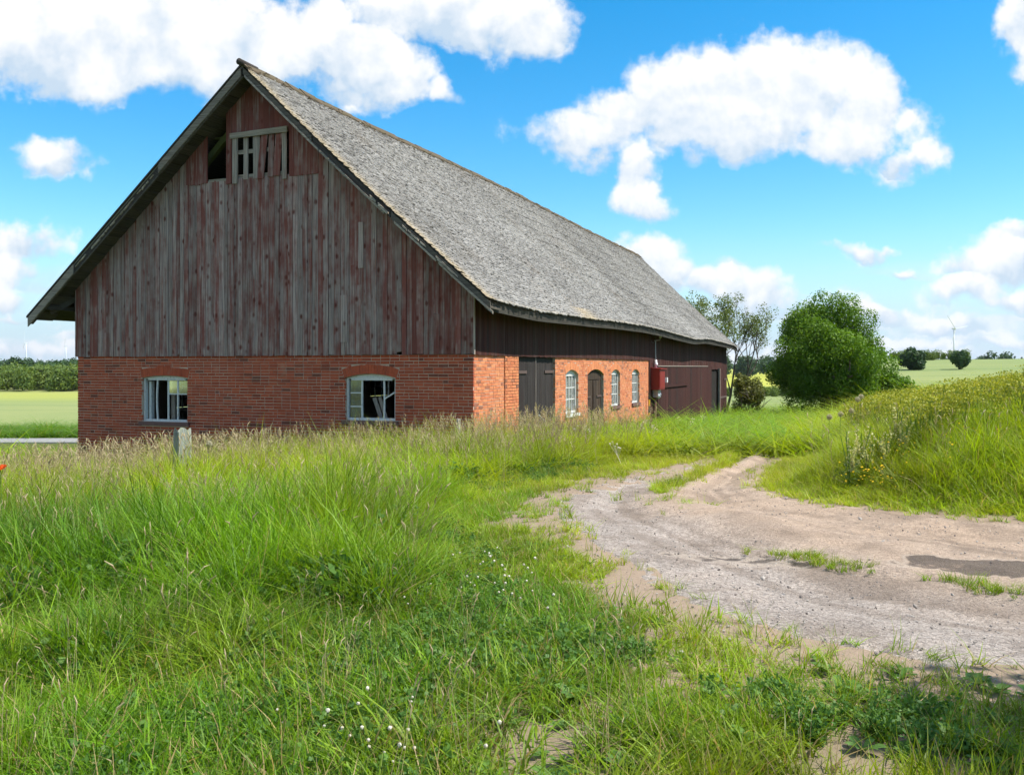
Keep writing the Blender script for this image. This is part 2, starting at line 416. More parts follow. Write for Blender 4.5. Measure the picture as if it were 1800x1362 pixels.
def leaf_mat(name, a, b, trans=.35, rough=.55, tcol=None):
    """leaves or grass: colour by per-leaf tone and per-plant variation"""
    m, t = mat(name); tn = t.attr('tint').outputs['Color']; tr, tg, tb = t.sep(tn)
    it = t.attr('tone', 'INSTANCER').outputs['Vector']
    col = t.mix(tr, a, b); 
    dry = t.mix(tb, (.36, .27, .11), (.27, .21, .10))
    col = t.mix(tg, col, dry)
    col = t.mix(1., col, it, 'ADD') if tcol == 'inst' else col
    dif = t.bsdf(col, rough, None, .25)
    trl = t.n('ShaderNodeBsdfTranslucent', {'Color': t.mix(1., col, (1.25, 1.2, .55), 'MULTIPLY')}).outputs[0]
    t.out(t.n('ShaderNodeMixShader', {0: trans, 1: dif, 2: trl}).outputs[0]); return m


def grass_mat(name):
    m, t = mat(name); tn = t.attr('tint').outputs['Color']; tr, tg, tb = t.sep(tn)
    iv = t.attr('tone', 'INSTANCER').outputs['Vector']; iyel, idry, ibr = t.sep(iv)
    col = t.mix(tr, (.050, .155, .005), (.165, .325, .008))
    col = t.mix(iyel, col, (.32, .37, .010))
    col = t.mix(t.m('MAXIMUM', tg, t.m('MULTIPLY', idry, t.ss(.2, .9, tb))), col, (.38, .28, .12))
    col = t.mix(1., col, t.com(ibr, ibr, ibr), 'MULTIPLY')
    dif = t.bsdf(col, .5, None, .3)
    trl = t.n('ShaderNodeBsdfTranslucent', {'Color': t.mix(1., col, (1.5, 1.45, .7), 'MULTIPLY')}).outputs[0]
    t.out(t.n('ShaderNodeMixShader', {0: .40, 1: dif, 2: trl}).outputs[0]); return m


M_GRASS = grass_mat('meadow_grass')
M_SEED = leaf_mat('seed_heads', (.44, .34, .20), (.50, .43, .26), .35)
M_SEEDP = leaf_mat('purple_seed_heads', (.21, .13, .12), (.32, .23, .17), .3)
M_WEED = leaf_mat('weed_leaves', (.07, .16, .03), (.13, .24, .045), .35)
M_UMBEL = leaf_mat('yellow_umbels', (.40, .37, .035), (.17, .26, .03), .35)
M_WHITEFL = leaf_mat('white_clover', (.75, .72, .60), (.62, .55, .45), .2)
M_YELFL = leaf_mat('yellow_petals', (.80, .50, .01), (.85, .60, .02), .2)
M_PALE = leaf_mat('pale_spikes', (.60, .56, .30), (.44, .46, .20), .35)
M_FLUFF = leaf_mat('seed_fluff', (.52, .48, .38), (.42, .38, .29), .4)
M_DOCK = leaf_mat('rusty_dock', (.30, .10, .03), (.36, .15, .05), .3)
M_POPPY = leaf_mat('poppy_petals', (.80, .10, .02), (.85, .14, .03), .4)
M_LEAF_BUSH = leaf_mat('willow_leaves', (.066, .150, .010), (.165, .285, .018), .42)
M_LEAF_SPARSE = leaf_mat('sparse_leaves', (.10, .15, .035), (.17, .20, .05), .35)
M_LEAF_OLIVE = leaf_mat('olive_leaves', (.10, .12, .025), (.17, .17, .04), .35)
M_LEAF_DARK = leaf_mat('dark_leaves', (.030, .065, .025), (.050, .095, .030), .3)
M_LEAF_FAR = leaf_mat('far_leaves', (.040, .085, .035), (.065, .12, .04), .3)
M_LEAF_HEDGE = leaf_mat('hedge_leaves', (.10, .16, .035), (.17, .23, .045), .35)
m, t = mat('bark'); p = t.obj(); n1 = t.noise(t.v('MULTIPLY', p, (1, 1, .3)), 14., 5., .7)
t.out(t.bsdf(t.mix(n1, (.06, .048, .036), (.17, .14, .11)), .9, t.bump(n1, .8, .03), .1)); M_BARK = m

# ground
m, t = mat('meadow_soil'); p = t.pos(); x, y, z = t.sep(p)
n1 = t.noise(p, 1.7, 5., .65); n2 = t.noise(p, 22., 5., .7); n3 = t.noise(p, .012, 4., .6); n4 = t.noise(t.v('MULTIPLY', p, (.05, .35, 0)), 1., 4., .6)
ga = t.attr('tint').outputs['Color']; bare, field, yel = t.sep(ga)
soil = t.mix(n2, (.10, .062, .036), (.19, .125, .080))
thatch = t.mix(n2, (.055, .060, .016), (.115, .105, .035)); thatch = t.mix(t.ss(.4, .65, n1), thatch, (.075, .11, .022))
dirt = t.mix(n2, (.23, .170, .12), (.35, .27, .20)); dirt = t.mix(t.m('MULTIPLY', n1, .4), dirt, (.17, .12, .08))
g = t.mix(bare, thatch, dirt)
crop = t.mix(n4, (.155, .205, .075), (.21, .25, .095)); crop = t.mix(t.ss(.35, .65, n3), crop, (.24, .26, .10))
row = t.noise(t.com(t.m('MULTIPLY', x, .012), t.m('MULTIPLY', t.m('ADD', y, t.m('MULTIPLY', x, .15)), .16), 0.), 1., 5., .7)
crop = t.mix(t.m('MULTIPLY', t.ss(.48, .62, row), .5), crop, (.125, .185, .065))
crop = t.mix(yel, crop, (.33, .34, .055))
g = t.mix(field, g, crop)
t.out(t.bsdf(g, .95, t.bump(n2, .6, .03), .1)); M_GROUND = m
m, t = mat('track_gravel'); p = t.pos()
n1 = t.noise(p, .9, 5., .6); n2 = t.noise(p, 38., 5., .75); n3 = t.noise(p, 6., 5., .65); n5 = t.noise(p, 130., 2., .6)
ga = t.attr('tint').outputs['Color']; wet, grey, dk = t.sep(ga)
sand = t.mix(n3, (.44, .315, .225), (.52, .39, .285)); gravel = t.mix(n2, (.31, .26, .225), (.52, .455, .40))
c1 = t.mix(t.m('ADD', grey, t.m('MULTIPLY', t.m('SUBTRACT', n1, .5), .8), clamp=True), sand, gravel)
c1 = t.mix(t.m('MULTIPLY', t.ss(.56, .72, n2), .55), c1, (.19, .155, .125))
vo = t.n('ShaderNodeTexVoronoi', {'Vector': p, 'Scale': 42.}); vr = t.sep(vo.outputs['Color'])[0]; vo2 = t.n('ShaderNodeTexVoronoi', {'Vector': p, 'Scale': 110.}); vr2 = t.sep(vo2.outputs['Color'])[0]
c1 = t.mix(t.m('MULTIPLY', t.ss(.62, .7, n5), .5), c1, (.40, .35, .31))
sp = t.m('ADD', t.m('MULTIPLY', t.m('SUBTRACT', vr, .5), .45), t.m('MULTIPLY', t.m('SUBTRACT', vr2, .5), .55))
sp = t.m('ADD', 1., t.m('MULTIPLY', sp, t.m('ADD', .55, t.m('MULTIPLY', grey, .6))))
c1 = t.mix(1., c1, t.com(sp, sp, sp), 'MULTIPLY')
c1 = t.mix(t.m('MULTIPLY', t.ss(.48, .66, t.noise(p, 2.6, 6., .68)), .45), c1, (.20, .150, .11))
c1 = t.mix(t.m('MULTIPLY', dk, .6), c1, (.17, .125, .09))
rim = t.m('MULTIPLY', t.ss(.03, .2, wet), t.ss(.62, .3, wet)); c1 = t.mix(t.m('MULTIPLY', rim, .5), c1, (.50, .41, .33))
wet = t.ss(.34, .62, t.m('ADD', wet, t.m('MULTIPLY', t.m('SUBTRACT', t.noise(p, 8., 6., .7), .5), 1.0)))
c1 = t.mix(t.m('MULTIPLY', wet, .82), c1, t.mix(n3, (.072, .052, .037), (.125, .094, .070)))
rough = t.m('SUBTRACT', .95, t.m('MULTIPLY', wet, .35))
t.out(t.bsdf(c1, rough, t.bump(t.m('ADD', n2, t.m('ADD', t.m('MULTIPLY', n3, .8), t.m('MULTIPLY', vr, .35))), .9, .045), .2)); M_TRACK = m
m, t = mat('asphalt'); n2 = t.noise(t.pos(), 8., 4., .7)
t.out(t.bsdf(t.mix(n2, (.20, .195, .19), (.27, .265, .26)), .9)); M_ROAD = m
m, t = mat('far_hill'); n2 = t.noise(t.pos(), .03, 5., .7)
t.out(t.bsdf(t.mix(n2, (.035, .07, .045), (.06, .10, .05)), .95, t.bump(n2, 1., 4.))); M_HILL = m

def patch(x, y):
    """worn spots in the near turf"""
    return .82 * sst(.48, .58, fbm(x, y, 2.4, 55)) * sst(-1.4, .0, x) * sst(7.2, 6.0, y) * (y > 0)


# ------------------------------------------------------------------ ground sheet
def spaced(lo, hi, step, far, growth):
    a = list(np.arange(lo, hi + 1e-6, step)); s = step; v = hi
    up = []
    while v < far: s *= growth; v += s; up.append(v)
    s = step; v = lo; dn = []
    while v > -far: s *= growth; v -= s; dn.append(v)
    return np.array(dn[::-1] + a + up)


gxs = spaced(-14, 15, .22, 6000, 1.09); gys = spaced(1.5, 30, .22, 6000, 1.08)
X, Y = np.meshgrid(gxs, gys); Z = ground_z(X, Y)
tk = in_track(X, Y); Z = Z - .10 * sst(.25, .7, tk) * sst(22.3, 21.5, Y)
nx, ny = len(gxs), len(gys)
ii = (np.arange(ny - 1)[:, None] * nx + np.arange(nx - 1)[None]).ravel()
F = np.c_[ii, ii + 1, ii + 1 + nx, ii + nx]
ld = left_d(X, Y); bd = bank_d(X, Y)
edge = np.minimum(np.where(ld > 0, ld, 1e3), np.where(bd > 0, bd * 2.2, 1e3)); edge = np.where((ld < 0) & (bd < 0), 0, edge)
verge_w = 1.5 + 1.1 * (fbm(X, Y, .8, 5) - .5) + 1.2 * sst(6.5, 4.5, Y) * sst(-1.5, 1., X)
bare = sst(verge_w, verge_w * .25, edge + .9 * (fbm(X, Y, 2.2, 9) - .5)) * (np.hypot(X, Y) < 70)
bare = np.maximum(bare, patch(X, Y) * (ld > 0))
dist = np.hypot(X, Y)
field = np.maximum(sst(62, 66, Y) * (X < 0) + sst(52, 60, Y) * (X >= 0), sst(26, 40, bd) * (bd > 0)) * (Y > 0)
field = np.maximum(field, sst(80, 100, dist))
yel = sst(200, 240, Y) * (X > 0) + sst(110, 150, Y) * sst(190, 165, Y) * (X < 0) * .55
me = mesh_np('ground', np.c_[X.ravel(), Y.ravel(), Z.ravel()], F, M_GROUND, np.c_[bare.ravel(), field.ravel(), np.clip(yel, 0, 1).ravel()], True)
link('ground', me, kind='structure', label='grassy ground and green crop fields reaching to the horizon', cat='ground')

# dirt track: its own sheet with ruts and mud
txs = np.arange(.2, 12, .06); tys = np.arange(2.6, 22.5, .06)
X, Y = np.meshgrid(txs, tys); tk = in_track(X, Y)
bd = -bank_d(X, Y); wdt = bd - left_d(X, Y)
lane = np.clip(bd / np.maximum(wdt, .1), 0, 1)          # 0 at the bank, 1 at the meadow
rut = np.exp(-((lane - .27) / .13) ** 2) + np.exp(-((lane - .74) / .13) ** 2)
Z = ground_z(X, Y) + .012 - .07 * rut + .018 * np.exp(-((lane - .5) / .14) ** 2) + (fbm(X, Y, 3., 11) - .5) * .045 + (fbm(X, Y, 11., 21, 2) - .5) * .012
Z = Z + (fbm(lane * 9, Y * .25 + X * .12, 1.5, 4) - .5) * .03
Z = Z - .14 * sst(.18, -.1, tk + (fbm(X, Y, 3., 6) - .5) * .35)


def blotch(cx, cy, rx, ry, rot, seed):
    c, s_ = math.cos(rot), math.sin(rot); a = (X - cx) * c + (Y - cy) * s_; b = -(X - cx) * s_ + (Y - cy) * c
    return sst(1.14, .98, np.hypot(a / rx, b / ry) + (fbm(X, Y, 2.6, seed) - .5) * .8 + (fbm(X, Y, 9., seed + 1, 2) - .5) * .3)


wet = np.maximum(blotch(4.48, 7.55, 1.05, .40, -.16, 31) * (.62 + .38 * sst(.35, .6, fbm(X, Y, 4., 18))), blotch(2.0, 8.1, .62, .26, -.10, 37) * .8 * (.25 + .75 * sst(.42, .62, fbm(X, Y, 5., 8))))
Z = Z - .014 * wet
grey = sst(.5, .8, lane) * .8 + .25 * fbm(X, Y, .7, 12)
dk = sst(.44, .62, fbm(lane * 16, Y * .22 + X * .1, 2., 15)) * .75 * rut + .45 * sst(.52, .7, fbm(X, Y, 1.6, 19)) + sst(.5, .1, bd) * .55 * (Y < 11)  # last term paints the bank's shade along the near track edge
keep = tk > -.25
idx = -np.ones(X.shape, int); idx[keep] = np.arange(keep.sum())
q = np.stack([idx[:-1, :-1], idx[:-1, 1:], idx[1:, 1:], idx[1:, :-1]], -1).reshape(-1, 4); q = q[(q >= 0).all(1)]
me = mesh_np('dirt_track', np.c_[X[keep], Y[keep], Z[keep]], q, M_TRACK, np.c_[wet[keep], np.clip(grey[keep], 0, 1), np.clip(dk[keep], 0, 1)], True)
link('dirt_track', me, kind='structure', label='curving sandy dirt track with two ruts and a dark muddy patch', cat='track')

# pale country road beyond the meadow, behind the barn
mb = MB(); n = 40
for i in range(n):
    xa, xb = -90 + 120 * i / n, -90 + 120 * (i + 1) / n
    ya, yb = 50 + .02 * (xa + 26), 50 + .02 * (xb + 26)
    za, zb = max(gz1(xa, ya), gz1(xa, ya + 2.6)) + .08, max(gz1(xb, yb), gz1(xb, yb + 2.6)) + .08
    mb.hexa([(xa, ya, za - .3), (xb, yb, zb - .3), (xb, yb + 2.8, zb - .3), (xa, ya + 2.8, za - .3), (xa, ya, za), (xb, yb, zb), (xb, yb + 2.8, zb), (xa, ya + 2.8, za)])
mb.build('country_road', M_ROAD, kind='structure', label='pale strip of country road left of the barn', cat='road')

# blue wooded hill on the far right
hx = np.linspace(-1, 1, 50); hy = np.linspace(-1, 1, 16); X, Y = np.meshgrid(hx, hy)
Zh = np.clip(1 - (X ** 2 + Y ** 2), 0, 1) * 62 + (fbm(X * 40, Y * 40, 1., 3) - .5) * 7 - 8
ii = (np.arange(15)[:, None] * 50 + np.arange(49)[None]).ravel()
me = mesh_np('wooded_hill', np.c_[(2420 + X * 640).ravel(), (3600 + Y * 260).ravel(), Zh.ravel()], np.c_[ii, ii + 1, ii + 51, ii + 50], M_HILL, sm=True)
link('wooded_hill', me, kind='structure', label='distant blue wooded hill on the horizon', cat='hill')

# ------------------------------------------------------------------ the barn
TH = 21.3; W = 12.37; L = 41.55; MID = 6.15
barn = empty('barn', (-.92, 21.6, 0), R(-TH), label='long old barn of red brick and weathered boards under a grey shingle roof', cat='barn')
ct, st = math.cos(R(TH)), math.sin(R(TH))


def bw(u, s): return (-.92 - u * ct + s * st, 21.6 + u * st + s * ct)      # barn (u, s) -> world
def P(u, s, z): return (-u, s, z)                                           # barn (u, s, z) -> local


EV_S = [-.7, -.6, 2.8, 6, 8.0, 11, 14.8, 18.4, 21.7, 26.1, 29.6, 35.9, 40, 42.4, 44]
EV_Z = [3.17, 3.16, 3.07, 3.11, 3.13, 3.18, 3.20, 3.16, 3.08, 3.00, 3.13, 3.08, 3.0, 2.87, 2.7]
RG_S = [-.7, .5, 3.3, 6.6, 10, 14, 18, 24, 29.5, 36, 43, 44]
RG_Z = [9.33, 9.36, 9.33, 9.34, 9.40, 9.44, 9.46, 9.42, 9.37, 9.38, 9.40, 9.38]
S0, S1 = -.64, 42.6


def roof_r(s, t):
    """outer surface of the roof slope over the brick long side; t 0 ridge .. 1 eaves"""
    zr = np.interp(s, RG_S, RG_Z); ze = np.interp(s, EV_S, EV_Z)
    u = MID - t * (MID + .70)
    z = zr + (ze - zr) * t - .10 * np.sin(np.pi * np.clip(t, 0, 1)) + (fbm(s, t * 8, .35, 2, 3) - .5) * .10 * np.sin(np.pi * np.clip(t, 0, 1))
    return u, z


def roof_l(s, t):
    zr = np.interp(s, RG_S, RG_Z); u = MID + t * 7.28
    return u, zr + (3.16 - zr) * t


def under(u, s=0.):
    """underside of the roof above gable position u"""
    if u <= MID: uu, zz = roof_r(np.array([s]), np.array([(MID - u) / (MID + .70)]))
    else: uu, zz = roof_l(np.array([s]), np.array([(u - MID) / 7.28]))
    return float(zz[0]) - .24


def slab(fn, s0, s1, t0, t1, ns, nt, d0, d1):
    """closed sheet between depth d0 and d1 below the roof surface"""
    ss_ = np.linspace(s0, s1, ns); tt = np.linspace(t0, t1, nt); S, T = np.meshgrid(ss_, tt); u, z = fn(S, T)
    A = np.c_[-u.ravel(), S.ravel(), z.ravel() - d0]; B = np.c_[-u.ravel(), S.ravel(), z.ravel() - d1]
    n = ns * nt; ii = (np.arange(nt - 1)[:, None] * ns + np.arange(ns - 1)[None]).ravel()
    f = np.c_[ii, ii + 1, ii + 1 + ns, ii + ns]
    rim = []
    for k in range(ns - 1): rim += [(k, k + 1, k + 1 + n, k + n), ((nt - 1) * ns + k, (nt - 1) * ns + k + 1, (nt - 1) * ns + k + 1 + n, (nt - 1) * ns + k + n)]
    for k in range(nt - 1): rim += [(k * ns, (k + 1) * ns, (k + 1) * ns + n, k * ns + n), (k * ns + ns - 1, (k + 1) * ns + ns - 1, (k + 1) * ns + ns - 1 + n, k * ns + ns - 1 + n)]
    return np.r_[A, B], np.r_[f, f[:, ::-1] + n, np.array(rim)]


V, F = slab(roof_r, S0 + .06, S1 - .03, 0, .985, 90, 14, .07, .20)
link('roof_deck', mesh_np('roof_deck', V, F, M_SOFFIT), barn)
V, F = slab(roof_l, S0 + .06, S1 - .03, 0, 1, 60, 10, .05, .20)
link('roof_deck', mesh_np('roof_deck', V, F, M_SOFFIT), barn)
# far slope: coarse shingle courses as a stepped sheet
V, F = slab(roof_l, S0, S1, -.002, 1.01, 60, 12, .0, .046)
link('far_roof_slope', mesh_np('far_roof_slope', V, F, M_SHINGLE, np.tile([.45, .0, .5], (len(V), 1))), barn)


def shingles(rows=88, wid=.085):
    Vs, Ts = [], []
    for r in range(rows):
        t0 = r / rows; n = int((S1 - S0) / wid)
        e = np.linspace(S0, S1, n + 1) + RNG.uniform(-.02, .02, n + 1) + (r % 2) * wid * .5
        e[0] = S0 + RNG.uniform(-.02, .03); e[-1] = S1 + RNG.uniform(-.02, .02)
        a, b = e[:-1] + .002, e[1:] - .002
        ta = np.full(n, t0) - .006; tb = t0 + 1.18 / rows + RNG.normal(0, .0021, n)
        if r == rows - 1: tb = tb + RNG.uniform(-.001, .004, n)
        lift = .016 + np.abs(RNG.normal(0, .011, n)) + (.022 * (RNG.random(n) < .8) * sst(9, 16, a) if r % 9 == 4 else 0); th = .016
        sk = RNG.normal(0, .010, n)
        def pt(s, t, d): u, z = roof_r(s, t); nn = math.sqrt(.5); return np.c_[-u + d * .66, s, z + d * .75]
        q = [pt(a, ta, -.02), pt(b, ta, -.02), pt(b + sk, tb, lift), pt(a + sk, tb, lift), pt(b + sk, tb, lift - th - .012), pt(a + sk, tb, lift - th - .012)]
        Vs.append(np.stack(q, 1).reshape(-1, 3))
        tone = np.clip(RNG.normal(.54, .22, n) + .55 * (fbm(a, np.full(n, t0 * 8.5), .45, 77) - .5) + .16 * np.exp(-((a - 9.5 - t0 * 3) / 1.6) ** 2 - ((t0 - .42) / .14) ** 2), 0, 1)
        tone = np.where(RNG.random(n) < .05, 0, tone)
        edge = np.exp(-(a - S0) / .2) * 1.0 + (r > rows - 2) * RNG.random(n) * .4 + np.exp(-(((a - 7.4) / .8) ** 2)) * (r > rows - 6) * .8
        Ts.append(np.repeat(np.c_[tone, np.clip(edge, 0, 1), RNG.random(n)], 6, 0))
    V = np.concatenate(Vs); T = np.concatenate(Ts); k = np.arange(0, len(V), 6)
    F = np.concatenate([np.c_[k, k + 1, k + 2, k + 3], np.c_[k + 3, k + 2, k + 4, k + 5], np.c_[k, k + 3, k + 5, k], np.c_[k + 1, k + 4, k + 2, k + 1]])
    return V, F[:, :], T


V, F, T = shingles()
nq = len(V) // 6; quads = F[:2 * nq]; tris = F[2 * nq:][:, :3]
allt = np.r_[quads[:, [0, 1, 2]], quads[:, [0, 2, 3]], tris]
link('shingle_roof', mesh_np('shingle_roof', V, allt, M_SHINGLE, T), barn, kind='stuff')

# ridge cap: short uneven mossy lengths, dark round end
mb = MB(); s = S0 - .02; k = 0
while s < S1:
    e = min(s + random.uniform(.5, .9), S1 + .03)
    z0 = float(np.interp(s, RG_S, RG_Z)) + random.uniform(-.015, .015); z1 = float(np.interp(e, RG_S, RG_Z)) + random.uniform(-.015, .015)
    h = random.uniform(.02, .06)
    for sg in (1, -1):
        pts = []
        for (sv, zz) in ((s, z0), (e, z1)):
            pts += [P(MID, sv, zz + .0), P(MID - sg * .20, sv, zz - .165), P(MID - sg * .20, sv, zz - .13 + h * .2), P(MID, sv, zz + .04 + h * .7)]
        mb.hexa(pts)
    s = e
mb.build('ridge_cap', M_RIDGE, barn)
mb = MB(); mb.tube([P(MID + .02, S0 - .12, 9.36), P(MID + .02, S0 + .6, 9.37)], [.085, .07], 10); mb.build('ridge_pole', M_DARK, barn, sm=True)
# broken ridge edge tufts
mb = MB()
for i in range(420):
    s = random.uniform(S0, S1); u = MID - random.uniform(.0, .42); zz = float(np.interp(s, RG_S, RG_Z)) - (MID - u) * .9 + .05
    a = random.uniform(.03, .12)
    mb.beam(P(u, s, zz), P(u - a * .8, s + random.uniform(-.05, .05), zz - a * .7 + random.uniform(.0, .04)), .03, .012)
mb.build('ridge_splinters', M_RIDGE, barn, kind='stuff')


def vp(side, t, s, d):
    """point on the gable verge: side r/l, t 0 ridge..1 eaves, d below the roof surface"""
    u, z = (roof_r if side == 'r' else roof_l)(np.array([s]), np.array([t]))
    return (-float(u[0]), s, float(z[0]) - d)


def verge_board(side, ta, tb, s0, s1, d0, d1, material, name, n=5, ragged=0., c=(0, 0, 0)):
    mb = MB(); tt = np.linspace(ta, tb, n + 1)
    for i in range(n):
        j0, j1 = (random.uniform(0, ragged) for _ in range(2))
        a, b = tt[i], tt[i + 1]
        mb.hexa([vp(side, a, s0, d1 - j0), vp(side, b, s0, d1 - j1), vp(side, b, s1, d1 - j1), vp(side, a, s1, d1 - j0),
                 vp(side, a, s0, d0), vp(side, b, s0, d0), vp(side, b, s1, d0), vp(side, a, s1, d0)], c)
    return mb.build(name, material, barn)


# verge over the near gable, right slope: light shingle edge, boards coloured dark as the shaded gap under it, thin grey batten below
verge_board('r', .0, .30, S0 + .01, S0 + .045, .085, .25, M_GREY, 'bargeboard', 6, 0, (0, -.62, .4))
verge_board('r', .305, .62, S0 + .03, S0 + .065, .09, .25, M_DARK, 'bargeboard', 6, .03)
verge_board('r', .625, 1.0, S0 + .01, S0 + .045, .085, .26, M_GREY, 'bargeboard', 6, 0, (0, -.62, .4))
for (a, b) in ((.01, .33), (.335, .60), (.64, .80), (.81, 1.01)):
    verge_board('r', a, b, S0 - .015, S0 + .03, .235, .30, M_GREY, 'verge_batten', 5, .012, (0, random.uniform(-.1, .2), random.random()))
for i in range(16):        # splintered remains along the broken stretch
    a = random.uniform(.52, .86); verge_board('r', a, a + random.uniform(.015, .04), S0 - .03, S0, .15, .15 + random.uniform(.04, .10), M_GREY, 'splinter', 1, .05, (0, .3, random.random()))
# left slope: wide boards top and bottom, middle one lost
verge_board('l', .005, .37, S0 - .035, S0, .06, .31, M_GREY, 'bargeboard', 7, .02, (0, -.30, .3))
verge_board('l', .78, 1.015, S0 - .035, S0, .06, .33, M_GREY, 'bargeboard', 5, .015, (0, -.12, .7))
verge_board('l', .37, .78, S0 + .02, S0 + .05, .07, .30, M_DARK, 'bargeboard', 7, .04)
verge_board('l', .0, 1.02, S0 - .05, S0 + .2, -.012, .045, M_DARK, 'verge_cap', 12, .01)
for i in range(30):
    a = random.uniform(.39, .77); verge_board('l', a, a + random.uniform(.006, .022), S0 - .015, S0 + .02, .16, .17 + random.uniform(.02, .07), M_GREY, 'splinter', 1, .04, (0, .45, random.random()))
verge_board('l', .0, 1.0, S0 + .0, S0 + .06, .305, .35, M_SOFFIT, 'verge_batten', 10, .01, (0, .2, .5))
# soffit boards under the overhang, running along the barn, and purlin ends
for side in ('l', 'r'):
    nb_ = 27
    for i in range(nb_):
        a, b = i / nb_ + .002, (i + 1) / nb_ - .003
        dd = .205 + random.uniform(0, .012)
        mb = MB(); e = .05 + random.uniform(0, .015)
        mb.hexa([vp(side, a, S0 + .08, dd + .03), vp(side, b, S0 + .08, dd + .03), vp(side, b, e, dd + .03), vp(side, a, e, dd + .03),
                 vp(side, a, S0 + .08, dd), vp(side, b, S0 + .08, dd), vp(side, b, e, dd), vp(side, a, e, dd)], (random.uniform(-.2, .2), random.uniform(-.35, .25), random.random()))
        mb.build('soffit_board', M_SOFFIT, barn)
mb = MB(); mb.beam(P(12.9, S0 + .1, 3.28), P(12.9, 41.5, 3.28), .14, .12); mb.build('eaves_beam', M_SOFFIT, barn)
mb = MB(); mb.beam(P(13.1, -.3, 3.15), P(12.35, .35, 3.75), .1, .14); mb.build('eaves_brace', M_SOFFIT, barn)
# eaves board under the long right eaves, following the sag
mb = MB(); sv = np.linspace(S0 + .05, S1 - .05, 60)
for a, b in zip(sv[:-1], sv[1:]):
    mb.hexa([vp('r', .975, a, .34), vp('r', .975, b, .34), vp('r', .99, b, .33), vp('r', .99, a, .33), vp('r', .975, a, .14), vp('r', .975, b, .14), vp('r', .99, b, .12), vp('r', .99, a, .12)], (0, -.3, .4))
mb.build('eaves_board', M_SOFFIT, barn)

# ---- brick walls: mortar core with real openings, bricks laid course by course
COURSE = .0775
# gable openings in u; side openings in s: (a, b, z bottom, z spring, rise)
OP_G = [(2.09, 3.51, .27, 1.33, .10), (8.46, 10.02, .10, 1.30, .065)]
OP_S = [(7.12, 8.45, .13, 1.36, .15), (9.5, 11.5, -1.6, 1.34, .18), (12.56, 13.8, .15, 1.36, .15), (15.68, 16.94, .15, 1.36, .15)]
OP_L = [(3.5, 5.3, .2, 1.35, .05), (16., 18., .2, 1.35, .05)]
ZT = 1.90


def arch(o, a):
    h = (o[1] - o[0]) / 2; c = (o[0] + o[1]) / 2; r = o[4]
    if r <= 0: return o[3]
    rad = (h * h + r * r) / (2 * r); dx = min(abs(a - c), h)
    return o[3] + r - rad + math.sqrt(rad * rad - dx * dx)


def core(a0, a1, zb, ops, fn, depth, name):
    """fn(a, d, z) -> local point; d is depth from the brick face"""
    cuts = {a0, a1}
    for o in ops: cuts |= {o[0], o[1]} | {o[0] + (o[1] - o[0]) * k / 10 for k in range(11)}
    cuts = sorted(cuts); mb = MB(); D0, D1 = .007, depth
    for a, b in zip(cuts[:-1], cuts[1:]):
        m_ = (a + b) / 2; segs = [(zb, zb, ZT, ZT)]
        for o in ops:
            if o[0] < m_ < o[1]: segs = [(zb, zb, o[2], o[2]), (arch(o, a), arch(o, b), ZT, ZT)]
        for (l0, l1, h0, h1) in segs:
            if h0 <= l0: continue
            mb.hexa([fn(a, D0, l0), fn(b, D0, l1), fn(b, D1, l1), fn(a, D1, l0), fn(a, D0, h0), fn(b, D0, h1), fn(b, D1, h1), fn(a, D1, h0)])
    return mb.build(name, M_MORTAR, barn)


EYE = Vector((0, 0, 1.6)); ALLBR = []


